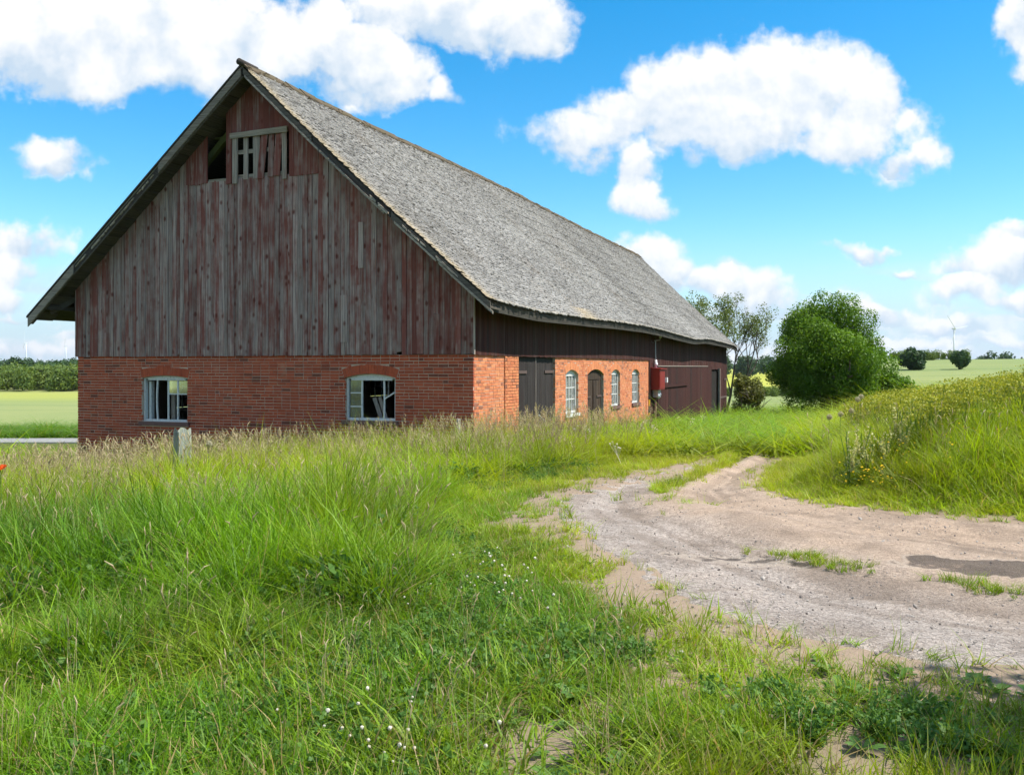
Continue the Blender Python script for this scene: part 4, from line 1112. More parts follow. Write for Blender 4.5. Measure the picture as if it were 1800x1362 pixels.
# ------------------------------------------------------------------ trees and bushes
def leaf_cloud(centres, radii, n, size, flat=.35, rng=RNG, squash=1.):
    """many small leaves spread through lumpy clumps; returns V, F(quads as rhombi), tint"""
    centres = np.asarray(centres); radii = np.asarray(radii); pr = radii ** 2; pr = pr / pr.sum()
    ci = rng.choice(len(centres), n, p=pr)
    d = rng.normal(size=(n, 3)); d /= np.linalg.norm(d, axis=1)[:, None]
    rr = radii[ci] * np.clip(rng.normal(.86, .16, n), .2, 1.18)
    p = centres[ci] + d * rr[:, None] * np.array([1, 1, squash])
    nrm = d + rng.normal(0, .6, (n, 3)); nrm /= np.linalg.norm(nrm, axis=1)[:, None]
    a = np.cross(nrm, rng.normal(size=(n, 3))); a /= np.linalg.norm(a, axis=1)[:, None]; b = np.cross(nrm, a)
    sz = size * rng.uniform(.6, 1.35, n)[:, None]
    V = np.stack([p - a * sz * .5, p + b * sz * flat * .5 + nrm * sz * .06, p + a * sz * .5, p - b * sz * flat * .5 + nrm * sz * .06], 1).reshape(-1, 3)
    k = np.arange(0, 4 * n, 4); F = np.c_[k, k + 1, k + 2, k + 3]
    tone = np.clip(rng.normal(.45, .28, n) + (rng.random(len(centres))[ci] - .5) * .5, 0, 1)
    T = np.repeat(np.c_[tone, np.zeros(n), rng.random(n)], 4, 0)
    return V, F, T


def limbs(mb, p, d, ln, r, depth, tips, spread=.55, up=.15, kids=3):
    p = Vector(p); d = Vector(d).normalized(); pts = [p]; q = p; dd = d
    for i in range(3):
        dd = (dd + Vector((random.gauss(0, .12), random.gauss(0, .12), random.gauss(0, .08) + up * .3))).normalized(); q = q + dd * ln / 3; pts.append(q)
    mb.tube(pts, [r, r * .86, r * .74, r * .6], 6 if r > .05 else 4, cap=False)
    if depth == 0: tips.append(tuple(q)); return
    for k in range(kids):
        nd = (dd + Vector((random.gauss(0, spread), random.gauss(0, spread), random.gauss(.05, spread * .6)))).normalized()
        limbs(mb, pts[-1] if k < 2 else pts[2], nd, ln * random.uniform(.62, .82), r * .55, depth - 1, tips, spread, up, kids)
    if depth < 2: tips.append(tuple(q))


def crowned(name, x, y, label, cat, lobes, n, size, material, trunk_h, trunk_r, group=None, squash=1., stems=1):
    z = gz1(x, y); t_ = empty(name, (x, y, z), 0, label=label, cat=cat, group=group)
    mb = MB(); tips = []
    for k in range(stems):
        a = 2 * math.pi * k / max(stems, 1)
        limbs(mb, (math.cos(a) * .25 * (stems > 1), math.sin(a) * .25 * (stems > 1), -.3), (math.cos(a) * .3 * (stems > 1), math.sin(a) * .3 * (stems > 1), 1), trunk_h, trunk_r, 2, tips)
    mb.build('trunk', M_BARK, t_, sm=True)
    c = [l[:3] for l in lobes]; r = [l[3] for l in lobes]
    V, F, T = leaf_cloud(c, r, n, size, .55, squash=squash)
    link('crown', mesh_np('crown', V, F, material, T), t_)
    return t_


def lobes_in(cx, cz, rx, rz, n, r0, r1, seed, ry=None):
    g = random.Random(seed); L_ = []
    for k in range(n):
        th = g.uniform(0, 2 * math.pi); v = g.uniform(-.95, 1); q = math.sqrt(max(0, 1 - v * v)); e = g.uniform(.55, .95) if k > n * .2 else g.uniform(0, .5)
        L_.append((cx + rx * q * math.cos(th) * e, (ry or rx) * q * math.sin(th) * e, cz + rz * v * e, g.uniform(r0, r1)))
    return L_


random.seed(11)
# big round bush-like willow beyond the barn
lb = lobes_in(0, 4.15, 3.35, 3.35, 130, .6, 1.15, 5) + [(-3.4, 0, 3.1, .8), (-3.0, -.5, 4.6, .8), (1.2, 0, 7.3, .8), (-.6, 0, 7.5, .85), (.3, -.6, 7.6, .6), (-2.4, -1, 1.3, .9), (-1.4, -1.4, .8, .8), (-2.2, .4, 6.1, .7)]
crowned('broadleaf_tree', 20.1, 57.5, 'large rounded dark green tree with foliage down to the ground beyond the barn', 'tree', lb, 120000, .15, M_LEAF_BUSH, 2.4, .22, stems=4)
lb = lobes_in(0, 1.2, 1.2, 1.0, 22, .4, .65, 6)
crowned('low_bush', 24.0, 57.0, 'low green bush at the right foot of the large rounded tree', 'bush', lb, 12000, .2, M_LEAF_BUSH, .8, .06, stems=3)
# thin tree behind the roof, half bare
x, y = 15.6, 68.; z = gz1(x, y); t_ = empty('sparse_tree', (x, y, z), 0, label='thin half-bare tree with loose leaves rising behind the barn roof', cat='tree')
mb = MB(); tips = []
for k in range(4): limbs(mb, (-1.2 + .8 * k, 0, -.3), (-.12 + .1 * k, random.uniform(-.2, .2), 1), 3.1, .12, 4, tips, .33, .28, 3)
mb.build('trunk', M_BARK, t_, sm=True)
tips = [p for p in tips if random.random() < (.95 if p[0] < .6 else .35)]
V, F, T = leaf_cloud(tips, [.42] * len(tips), 12000, .16, .5); link('crown', mesh_np('crown', V, F, M_LEAF_SPARSE, T), t_)
lb = lobes_in(0, 1.8, 1.0, 1.9, 26, .25, .55, 8)
crowned('olive_shrub', 16.5, 63.6, 'loose olive green shrub at the far right corner of the barn', 'bush', lb, 8000, .16, M_LEAF_OLIVE, 1.2, .06, stems=4)
# two round trees on the skyline of the right-hand field
def sky_tree(px, d, top, half, label, seed, material):
    x = tp(px, d); z = gz1(x, d); H = max(1.6 + (645 - top) / 1600 * d - z, 2.6); hw = half / 1600 * d
    lb = lobes_in(0, H * .5, hw * .74, H * .40, 34, hw * .26, hw * .46, seed)
    crowned('round_tree', x, d, label, 'tree', lb, 7000, .42, material, H * .35, .2, group='round trees on the field skyline')
sky_tree(1605, 120, 628, 24, 'dark round tree on the skyline just right of the large bush', 21, M_LEAF_DARK)
sky_tree(1688, 118, 624, 16, 'small dark round tree on the skyline under the wind turbine', 22, M_LEAF_FAR)
# shade tree standing outside the picture to the right
lb = lobes_in(0, 4.6, 1.3, 1.2, 24, .5, .8, 31) + [(-.2, -.6, 4.2, .8), (.2, .6, 4.1, .7)]
crowned('roadside_tree', 6.3, 2.85, 'roadside tree beside the track just outside the right edge', 'tree', lb, 9000, .15, M_LEAF_BUSH, 1.9, .12)


# ------------------------------------------------------------------ scattering
PROTO = {}
def proto_coll(name, meshes):
    c = bpy.data.collections.new(name)          # not linked to the scene: only a source of shapes
    for i, me in enumerate(meshes):
        o = bpy.data.objects.new('%s_shape_%02d' % (name, i), me); c.objects.link(o)
    PROTO[name] = (c, len(meshes)); return c


def scatter(name, src, pts, rot, scl, tone, label, cat, var=None):
    coll, nv = PROTO[src]; n = len(pts)
    me = bpy.data.meshes.new(name); me.vertices.add(n); me.vertices.foreach_set('co', np.asarray(pts, np.float32).ravel())
    def at(nm, typ, val, key):
        a = me.attributes.new(nm, typ, 'POINT'); a.data.foreach_set(key, np.asarray(val).ravel())
    at('rot', 'FLOAT_VECTOR', np.asarray(rot, np.float32), 'vector'); at('scl', 'FLOAT_VECTOR', np.asarray(scl, np.float32), 'vector')
    at('tone', 'FLOAT_VECTOR', np.asarray(tone, np.float32), 'vector')
    at('pick', 'INT', (RNG.integers(0, nv, n) if var is None else var).astype(np.int32), 'value')
    o = bpy.data.objects.new(name, me); COL.objects.link(o); tag(o, label, cat, kind='stuff')
    ng = bpy.data.node_groups.new(name, 'GeometryNodeTree')
    ng.interface.new_socket('Geometry', in_out='INPUT', socket_type='NodeSocketGeometry'); ng.interface.new_socket('Geometry', in_out='OUTPUT', socket_type='NodeSocketGeometry')
    N = ng.nodes; gi = N.new('NodeGroupInput'); go = N.new('NodeGroupOutput'); ci = N.new('GeometryNodeCollectionInfo'); ip = N.new('GeometryNodeInstanceOnPoints')
    ci.inputs['Collection'].default_value = coll; ci.inputs['Separate Children'].default_value = True; ci.inputs['Reset Children'].default_value = True
    def na(nm, typ): a = N.new('GeometryNodeInputNamedAttribute'); a.data_type = typ; a.inputs['Name'].default_value = nm; return a.outputs['Attribute']
    e2r = N.new('FunctionNodeEulerToRotation')
    K = ng.links.new
    K(gi.outputs[0], ip.inputs['Points']); K(ci.outputs[0], ip.inputs['Instance']); ip.inputs['Pick Instance'].default_value = True
    K(na('pick', 'INT'), ip.inputs['Instance Index']); K(na('rot', 'FLOAT_VECTOR'), e2r.inputs[0]); K(e2r.outputs[0], ip.inputs['Rotation']); K(na('scl', 'FLOAT_VECTOR'), ip.inputs['Scale'])
    K(ip.outputs[0], go.inputs[0])
    md = o.modifiers.new('scatter', 'NODES'); md.node_group = ng
    return o


def blades(n, h, spread, wd, bend, seed, segs=4, hv=.35, dry=.04):
    """one tuft: n curved tapering blades of about height h"""
    g = np.random.default_rng(seed); V = []; F = []; T = []
    for i in range(n):
        a = g.uniform(0, 2 * np.pi); r = spread * math.sqrt(g.random()); base = np.array([r * math.cos(a), r * math.sin(a), -.02])
        d = g.uniform(0, 2 * np.pi); H = h * np.clip(g.normal(1, hv), .35, 1.7); be = bend * g.uniform(.3, 1.5); w0 = wd * g.uniform(.6, 1.3)
        face = d + np.pi / 2 + g.normal(0, .5); sx = np.array([math.cos(face), math.sin(face), 0]); o = len(V)
        for k in range(segs + 1):
            t_ = k / segs; out = H * be * t_ ** 1.9; zz = H * (t_ - .22 * be * t_ ** 2.4)
            c = base + np.array([math.cos(d) * out, math.sin(d) * out, zz]); ww = w0 * (1 - t_ ** 1.6) * .5 + .0002
            V += [c - sx * ww, c + sx * ww]
        tn = (float(np.clip(g.normal(.5, .25), 0, 1)), float(g.random() < dry), float(g.random())); T += [tn] * (2 * segs + 2)
        F += [(o + 2 * k, o + 2 * k + 1, o + 2 * k + 3, o + 2 * k + 2) for k in range(segs)]
    return mesh_np('tuft', np.array(V), np.array(F), M_GRASS, np.array(T))


def stalk(h, kind, seed, material):
    """a seeding grass stem: thin stem, then a loose panicle or a dense spike; leaning"""
    g = random.Random(seed); mb = MB()
    for q in range(3):
        bx_, by_ = g.uniform(-.10, .10), g.uniform(-.10, .10); a = g.uniform(0, 6.28); le = g.uniform(.05, .22); H = h * g.uniform(.75, 1.15)
        pts = [(bx_ + math.cos(a) * le * H * (t_ ** 1.8), by_ + math.sin(a) * le * H * (t_ ** 1.8), H * t_) for t_ in (0, .35, .7, 1.)]
        mb.tube(pts, [.0022, .002, .0016, .0012], 3, (.3, 0, .5), cap=False)
        top = Vector(pts[-1]); dirv = (Vector(pts[-1]) - Vector(pts[-2])).normalized(); c = (g.random(), 0, g.random())
        if kind == 'spike':
            e = top + dirv * .07 + Vector((math.cos(a) * .03, math.sin(a) * .03, -.01)); mb.tube([top - dirv * .03, top + dirv * .02, e], [.003, .0065, .003], 5, c)
        else:
            for k in range(14):
                t_ = k / 14; p = top - dirv * .16 * H * t_; b = g.uniform(0, 6.28); le2 = .012 + .04 * t_ * g.uniform(.4, 1.2)
                e = p + Vector((math.cos(b) * le2, math.sin(b) * le2, .02 + .02 * g.random()))
                s_ = Vector((-math.sin(b), math.cos(b), 0)) * .004
                mb.add([p, e - s_, e + Vector((0, 0, .014)), e + s_], [(0, 1, 2, 3)], c)
    return mb.mesh('stalk', material)


def herb(seed, material, n=26, h=.3, leaf=.07, spread=.12, flat=.5):
    g = np.random.default_rng(seed); st_ = []
    c = np.c_[g.normal(0, spread, n), g.normal(0, spread, n), h * g.uniform(.1, 1., n)]
    V, F, T = leaf_cloud(c, np.full(n, leaf * .8), n * 5, leaf, flat, g)
    mb = MB()
    return mesh_np('herb', V, F, material, T)


def rosette(seed, leaf=.14):
    g = random.Random(seed); mb = MB()
    for k in range(g.randint(6, 9)):
        a = k * 2.4 + g.random() * .4; le = leaf * g.uniform(.7, 1.2); el = g.uniform(.3, 1.0); wd = le * .26; c = (g.random(), 0, g.random())
        pr = None; dx, dy = math.cos(a), math.sin(a)
        V = []
        for (t_, ww) in ((0, .15), (.3, .7), (.6, 1.), (.85, .65), (1., .06)):
            r = le * t_; zz = el * le * t_ - .45 * el * le * t_ * t_ + .01
            V += [(dx * r - dy * wd * ww, dy * r + dx * wd * ww, zz + .012 * ww), (dx * r, dy * r, zz), (dx * r + dy * wd * ww, dy * r - dx * wd * ww, zz + .012 * ww)]
        mb.add(V, [(i * 3 + j, i * 3 + j + 1, i * 3 + 4 + j, i * 3 + 3 + j) for i in range(4) for j in range(2)], c)
    return mb.mesh('rosette', M_WEED)


def umbel(seed, material, h=.8, flat=.12):
    g = random.Random(seed); mb = MB()
    for q in range(2):
        a0 = g.uniform(0, 6.28); le = g.uniform(0, .15); H = h * g.uniform(.7, 1.1); top = (math.cos(a0) * le, math.sin(a0) * le, H)
        mb.tube([(g.uniform(-.05, .05), g.uniform(-.05, .05), 0), (top[0] * .5, top[1] * .5, H * .55), top], [.005, .004, .003], 4, (.9, 0, .2), cap=False)
        for br in range(3):
            b = g.uniform(0, 6.28); cc = Vector(top) if br == 0 else Vector((top[0] * .6 + math.cos(b) * .13, top[1] * .6 + math.sin(b) * .13, H * g.uniform(.72, .95)))
            if br: mb.tube([(top[0] * .5, top[1] * .5, H * .5), tuple(cc)], .003, 3, (.9, 0, .2), cap=False)
            for k in range(16):
                c = 2.4 * k; rr = flat * g.uniform(.6, 1.1) * math.sqrt(k / 16); e = cc + Vector((math.cos(c) * rr, math.sin(c) * rr, .05 + .02 * g.random() - rr * .2))
                ax = Vector((g.gauss(0, 1), g.gauss(0, 1), g.gauss(0, .6))).normalized() * .014; bx2 = ax.cross(Vector((g.gauss(0, 1), g.gauss(0, 1), g.gauss(0, 1)))).normalized() * .013
                mb.add([e - ax, e - bx2, e + ax, e + bx2], [(0, 1, 2, 3)], (g.random() * .6, 0, g.random()))
                if k % 4 == 0: mb.tube([tuple(cc), tuple(e)], .0018, 3, (.9, 0, .2), cap=False)
    return mb.mesh('umbel', material)


def small_flower(seed, material, r=.012, h=.14, sq=1.):
    g = random.Random(seed); mb = MB()
    for q in range(2):
        x, y = g.uniform(-.06, .06), g.uniform(-.06, .06); H = h * g.uniform(.7, 1.2)
        mb.ball((x, y, H), r * g.uniform(.8, 1.2), 7, 5, (g.random(), 0, g.random()), (1, 1, sq), .15)
    return mb.mesh('flower', material)


proto_coll('tall_tuft', [blades(34, .52, .12, .0105, .55, s) for s in (1, 2)] + [blades(20, .50, .12, .014, .7, 3), blades(40, .54, .14, .0075, .45, 4, dry=.07), blades(28, .46, .16, .011, .95, 12)])
proto_coll('mid_tuft', [blades(30, .26, .09, .0085, .7, s, dry=.05) for s in (5, 6)] + [blades(16, .24, .07, .0125, .9, 7, dry=.03), blades(34, .25, .10, .0055, .5, 8, dry=.07), blades(22, .22, .11, .010, 1.1, 13, dry=.06)])
proto_coll('low_tuft', [blades(22, .085, .05, .006, .9, s, segs=3, dry=.07) for s in (9, 10)] + [blades(14, .08, .05, .0085, 1.1, 11, segs=3, dry=.05), blades(20, .10, .06, .004, .6, 14, segs=3, dry=.12)])
proto_coll('panicle', [stalk(.85, 'panicle', s, M_SEED) for s in (1, 2, 3)] + [stalk(.8, 'panicle', s, M_SEEDP) for s in (4, 5)])
proto_coll('spike', [stalk(.85, 'spike', s, M_SEED) for s in (6, 7, 8)])
proto_coll('herb', [herb(s, M_WEED) for s in (1, 2, 3)])
proto_coll('clover', [herb(s, M_WEED, 26, .10, .026, .12, .8) for s in (4, 5)])
proto_coll('rosette', [rosette(s) for s in (1, 2, 3, 4)])
proto_coll('umbel', [umbel(s, M_UMBEL) for s in (1, 2, 3)])
proto_coll('cloverhead', [small_flower(s, M_WHITEFL, .0095, .20) for s in (1, 2)])
proto_coll('yellowhead', [small_flower(s, M_YELFL, .011, .34, .5) for s in (1, 2)])
proto_coll('whiteumbel', [umbel(s, M_WHITEFL, .6, .035) for s in (5, 6)])


def stone_mesh(seed):
    g = random.Random(seed); mb = MB(); random.seed(seed); mb.ball((0, 0, .25), 1., 7, 4, (0, 0, 0), (1, g.uniform(.6, .9), g.uniform(.4, .7)), .22); return mb.mesh('pebble', M_STONE)


m, t = mat('pebbles'); t.out(t.bsdf(t.mix(t.rnd(), (.17, .14, .12), (.46, .41, .36)), .85, None, .2)); M_STONE = m
proto_coll('pebble', [stone_mesh(s) for s in (1, 2, 3)])


def sample(n, y0, y1, xl, xr, power=1.):
    """random ground points between depths y0..y1, spread between the given x/y slopes (plus margin)"""
    q = RNG.random(n); y = (y0 ** (2 - power) + q * (y1 ** (2 - power) - y0 ** (2 - power))) ** (1 / (2 - power))
    lo, hi = xl * y - .8, xr * y + .8; x = lo + RNG.random(n) * (hi - lo)
    return x, y


def outside_barn(x, y, m_=.15):
    dx, dy = x + .92, y - 21.6; s_ = dx * st + dy * ct; u_ = -dx * ct + dy * st
    return ~((u_ > -m_) & (u_ < W + m_) & (s_ > -m_) & (s_ < L + m_))


def height(x, y):
    """standing height of the grass, metres (0 on the bare track)"""
    ld = left_d(x, y); bd = bank_d(x, y)
    w_ = fbm(x, y, .9, 40)
    lump = .5 + 1.25 * (.5 * fbm(x, y, .55, 41) + .5 * fbm(x, y, 1.6, 42) - .5)
    hl = .03 + .06 * sst(.3, 1.4, ld + (w_ - .5))
    hl = hl + (.20 + .7 * (lump - .3)) * sst(.9, 2.6, ld + 1.2 * (w_ - .5)) * sst(5.7, 6.9, y + 2.0 * (w_ - .5) + .1 * x)
    hl = hl + (.02 + .20 * sst(.48, .68, lump)) * sst(1.4, 3.0, ld + .8 * (w_ - .5)) * sst(7., 5.6, y)
    hl = hl + .10 * sst(-1.4, -2.4, x) * sst(7., 5.5, y)
    hl = hl * (1 - .62 * sst(-1.8, -.5, x) * sst(6.6, 5.6, y))
    hl = hl * (1 - .28 * sst(6.0, 5.0, y))
    hl = hl - .06 * sst(15, 20, y)
    hb = .07 + .34 * sst(.1, 1.5, bd) * sst(17, 12, y) + .24 * sst(.2, 2.0, bd) * sst(12, 17, y) + .3 * (lump - .5) * sst(.3, 1., bd)
    return np.where(ld > 0, hl, np.where(bd > 0, hb, 0.))


def bare_at(x, y):
    ld = left_d(x, y); v = .55 + 1.1 * sst(6.8, 5.2, y) * sst(-1.5, 1., x)
    return np.maximum(sst(v, .05, ld + 1.1 * (fbm(x, y, 1.6, 50) - .5)), patch(x, y)) * (ld > 0)


def tones(x, y, n):
    """per-tuft colour: yellowing, dryness, brightness"""
    yel = np.clip(.38 + .9 * (fbm(x, y, .35, 60) - .5) + .8 * (fbm(x, y, 2., 61) - .5) + .28 * sst(9, 17, y) + .08 * (bank_d(x, y) > 0) - .30 * sst(19, 26, y) * (bank_d(x, y) < 0) - .2 * sst(-1, -5, x) * sst(16, 8, y), 0, .95)
    dry = np.clip(-.02 + .75 * (fbm(x, y, .8, 62) - .52) + .18 * bare_at(x, y) + RNG.normal(0, .08, n), 0, .8)
    br = np.clip(RNG.normal(.98, .16, n) + 1.1 * (fbm(x, y, .7, 63) - .5), .5, 1.5)
    return np.c_[yel, dry, br]


def put(name, src, x, y, scl, label, cat, tilt=.12, wind=.06, sink=.0, tone=None):
    n = len(x); z = ground_z(x, y) - sink - .10 * sst(.25, .7, in_track(x, y)) * 0
    rot = np.c_[RNG.normal(0, tilt, n), RNG.normal(wind, tilt, n), RNG.uniform(0, 6.28, n)]
    if np.ndim(scl) == 1: scl = np.c_[scl, scl, scl]
    return scatter(name, src, np.c_[x, y, z], rot, scl, tones(x, y, n) if tone is None else tone, label, cat)


XL, XR = -.66, .66
# tall meadow grass
x, y = sample(22000, 5.2, 24, XL, XR, .55); h = height(x, y); ok = (h > .24) & outside_barn(x, y) & (RNG.random(len(x)) < .97)
x, y, h = x[ok], y[ok], h[ok]; n = len(x)
thin = np.where(bank_d(x, y) > 0, .72, 1.); sc_ = np.c_[(1.0 + .03 * y) * thin, (1.0 + .03 * y) * thin, h / .46 * np.clip(RNG.normal(1, .22, n), .6, 1.5)]
put('tall_grass', 'tall_tuft', x, y, sc_, 'tall green meadow grass before the barn and on the bank', 'grass', .16, .10)
# grass further off, larger tufts
x, y = sample(17500, 20.3, 75, -.66, .75, .6); ok = outside_barn(x, y) & ((in_track(x, y) < -.1) | (RNG.random(len(x)) < sst(20.3, 21.8, y))) & (bank_d(x, y) < 30) & ~((x < -9) & (y > 37))
x, y = x[ok], y[ok]; n = len(x); q = 2.2 + .05 * y
put('far_meadow_grass', 'tall_tuft', x, y, np.c_[q, q, np.clip(RNG.normal(.82, .2, n), .5, 1.4)], 'rough meadow grass along and beyond the barn', 'grass', .1, .08)
# mid and short turf nearer the camera
x, y = sample(20000, 2.6, 14, XL, XR, .9); h = height(x, y); ok = (h > .10) & (h < .40) & (RNG.random(len(x)) > bare_at(x, y) * .96)
x, y, h = x[ok], y[ok], h[ok]; n = len(x)
put('meadow_turf', 'mid_tuft', x, y, np.c_[np.full(n, 1.15), np.full(n, 1.15), h / .28 * np.clip(RNG.normal(.95, .3, n), .4, 1.8)], 'shorter green turf in the foreground', 'grass', .2, .08)
x, y = sample(60000, 2.6, 22, XL, XR, 1.0); h = height(x, y); ld = left_d(x, y); bd = bank_d(x, y)
ok = ((ld > -.3) & (ld < 6) | (bd > -.35) & (bd < .8)) & outside_barn(x, y)
dens = np.where(ld > 0, 1 - bare_at(x, y) * .86, np.where(bd > 0, .9, .10)) * sst(.30, .55, fbm(x, y, 2.4, 70) + .30 * (1 - bare_at(x, y)))
ok &= RNG.random(len(x)) < dens; x, y = x[ok], y[ok]; n = len(x)
put('verge_turf', 'low_tuft', x, y, RNG.uniform(.55, 1.6, n) * (1 + .35 * sst(.8, 2.5, left_d(x, y))), 'short sparse turf along the track edge', 'grass', .2, .04)
# the grown-over strips between the ruts
def strip(pl, n, wd, big):
    pl = np.array(pl, float); seg = np.linalg.norm(np.diff(pl, axis=0), axis=1); c = np.r_[0, np.cumsum(seg)]; q = RNG.random(n) * c[-1]
    x = np.interp(q, c, pl[:, 0]) + RNG.normal(0, wd, n); y = np.interp(q, c, pl[:, 1]) + RNG.normal(0, wd, n)
    return x, y
x1, y1 = strip([(2.0, 12.7), (2.3, 13.6), (3.1, 15.4), (4.15, 17.8), (4.9, 20.5), (6.3, 25)], 1000, .09, 1)
x2, y2 = strip([(2.25, 8.6), (2.6, 8.0), (3.05, 7.5), (3.6, 7.0), (4.3, 6.4), (5.2, 5.9)], 330, .11, 1)
x3, y3 = strip([(1.9, 12.6), (2.3, 11.6), (2.2, 10.4)], 40, .25, 1)
x, y = np.r_[x1, x2, x3], np.r_[y1, y2, y3]; ok = fbm(x, y, 2.6, 80) > np.r_[np.full(len(x1), .36), np.full(len(x2), .52), np.full(len(x3), .5)]; x, y = x[ok], y[ok]; n = len(x)
put('track_grass', 'low_tuft', x, y, RNG.uniform(.5, 1.3, n) * np.where(y > 11, 1.5, .8), 'grown-over grass strip between the ruts of the track', 'grass', .2, .04)
# seed heads: brownish haze of stems near the gable, scattered elsewhere
x, y = sample(9500, 9, 23, XL, .12, .3); h = height(x, y); ok = (h > .2) & outside_barn(x, y) & (RNG.random(len(x)) < .09 + .27 * sst(13.5, 17.5, y + .2 * x)); x, y = x[ok], y[ok]; n = len(x)
put('seeding_grass', 'panicle', x, y, RNG.uniform(.6, 1.0, n) * (1 + .3 * sst(16.5, 19, y + .2 * x)), 'thin brownish seeding grass stems before the gable', 'grass', .14, .12)
x, y = sample(900, 5.5, 24, XL, XR, .6); h = height(x, y); ok = (h > .2) & outside_barn(x, y); x, y = x[ok], y[ok]; n = len(x)
put('timothy_grass', 'spike', x, y, RNG.uniform(.6, 1.05, n), 'pale spiked seed heads leaning over the meadow', 'grass', .16, .2)
x, y = sample(650, 14, 21.5, -.58, -.30, .3); ok = outside_barn(x, y); x, y = x[ok], y[ok]; n = len(x)
put('pale_seeding_grass', 'spike', x, y, RNG.uniform(.95, 1.35, n), 'tall pale seed heads before the left end of the gable', 'grass', .12, .28)
x, y = sample(200, 3.2, 9, XL, .1, .8); ok = left_d(x, y) > 1.5; x, y = x[ok], y[ok]; n = len(x)
put('foreground_seed_stems', 'spike', x, y, RNG.uniform(.35, .6, n), 'thin seed stems standing above the near turf', 'grass', .16, .12)
# broad-leaved weeds
x, y = sample(8000, 2.8, 18, XL, .3, .8); ok = (left_d(x, y) > .9) & (fbm(x, y, .7, 90) > .53 - .12 * sst(-1, -4, x)) & outside_barn(x, y); x, y = x[ok], y[ok]; n = len(x)
put('meadow_weeds', 'herb', x, y, np.clip(height(x, y) / .42, .35, 1.5) * RNG.uniform(.7, 1.2, n), 'leafy green weeds among the meadow grass', 'weeds', .1, .0)
x, y = sample(3200, 2.8, 9.5, XL, .3, .9); ok = (left_d(x, y) > 1.0) & (fbm(x, y, 1.1, 91) > .56) & (RNG.random(len(x)) > 1.2 * patch(x, y)); x, y = x[ok], y[ok]; n = len(x)
put('clover_leaves', 'clover', x, y, RNG.uniform(.6, 1.2, n), 'patches of clover leaves in the near turf', 'weeds', .1, .0)
x, y = sample(900, 2.8, 8.5, -.3, XR, .9); ok = (left_d(x, y) > .15) & (fbm(x, y, 1.3, 92) > .44); x, y = x[ok], y[ok]; n = len(x)
put('plantain_rosettes', 'rosette', x, y, RNG.uniform(.3, .75, n), 'broad plantain leaves on the bare verge', 'weeds', .12, .0)
# flowers
def clusters(c, n, sp):
    c = np.array(c, float); i = RNG.integers(0, len(c), n); return c[i, 0] + RNG.normal(0, sp, n), c[i, 1] + RNG.normal(0, sp * 1.2, n)
x, y = clusters([(-1.5, 7.0), (-.9, 6.9), (-.5, 6.6), (-.3, 7.2), (.0, 6.1), (.1, 5.7), (-2.2, 7.2), (-.7, 3.75), (-.55, 3.9), (-.9, 4.0), (-.3, 4.1), (-.2, 6.6)], 52, .24)
put('clover_flowers', 'cloverhead', x, y, RNG.uniform(.7, 1.15, len(x)), 'white clover flowers dotted through the near grass', 'flowers', .1, .0)
x, y = clusters([(4.6, 11.6), (4.4, 11.4), (6.2, 13.2), (7.2, 13.0), (8.0, 12.6), (6.8, 14.8), (9.0, 13.8), (5.2, 12.2), (6., 12.4)], 90, .25)
put('yellow_flowers', 'yellowhead', x, y, RNG.uniform(.8, 1.4, len(x)), 'small yellow flowers on the foot of the bank', 'flowers', .1, .0)
x, y = sample(3000, 12.5, 30, .24, .72, .3); bd = bank_d(x, y); ok = (bd > 1.9 - .5 * sst(17, 20, y)) & (fbm(x, y, .4, 95) + .35 * sst(13, 19, y) > .52); x, y = x[ok], y[ok]; n = len(x)
put('yellow_umbels', 'umbel', x, y, RNG.uniform(.8, 1.25, n), 'yellow-green flower umbels covering the upper bank', 'flowers', .1, .05)
x, y = sample(75, 18, 42, -.3, .36, .6); ok = outside_barn(x, y) & (in_track(x, y) < -.4) & (bank_d(x, y) < 0); x, y = x[ok], y[ok]
put('white_umbels', 'whiteumbel', x, y, RNG.uniform(.7, 1.1, len(x)), 'small white flower umbels in the tall grass', 'flowers', .1, .05)
# loose stones on the track
x, y = sample(15000, 3.6, 16, .0, XR, .9); tk = in_track(x, y); ok = (tk > -.8) & (RNG.random(len(x)) < .25 + .6 * sst(.5, .62, fbm(x, y, 1.5, 97)) + .4 * (left_d(x, y) > -1.2)); x, y = x[ok], y[ok]; n = len(x)
put('gravel', 'pebble', x, y, .003 + .009 * RNG.random(n) ** 3. + .016 * RNG.random(n) * (RNG.random(n) < .02), 'loose gravel on the dirt track', 'gravel', .3, 0, -.008)

# ------------------------------------------------------------------ single plants
def seed_ball(x, y, top, label):
    z = gz1(x, y); t_ = empty('seed_head', (x, y, z), 0, label=label, cat='seed head', group='fluffy round seed heads'); H = top - z; g = np.random.default_rng(int(abs(x * 1000)))
    mb = MB(); mb.tube([(0, 0, 0), (.02, 0, H * .6), (.03, 0, H)], .004, 4, (.5, 0, .5)); mb.build('stem', M_WEED, t_)
    V, F, T = leaf_cloud([(.03, 0, H)], [.050], 600, .018, .5, g); link('fluff', mesh_np('fluff', V, F, M_FLUFF, T), t_)
def at_px(px, py, d): return ((px - 900) / 1600 * d, d, 1.6 + (645 - py) / 1600 * d)
for (px, py, d, lb) in ((1455, 733, 17, 'fluffy seed head lowest at the left edge of the bank'), (1475, 728, 17.6, 'fluffy seed head second from left above the bank edge'), (1494, 722, 18, 'fluffy seed head between two others on the bank'),
                        (1505, 702, 18.4, 'fluffy seed head just below the highest one'), (1511, 697, 18.6, 'highest fluffy seed head against the large tree'), (1540, 716, 18, 'fluffy seed head standing alone right of the others'), (364, 780, 14.2, 'large pale seed head right of the thick grey post')):
    x, y, z = at_px(px, py, d); seed_ball(x, y, z, lb)


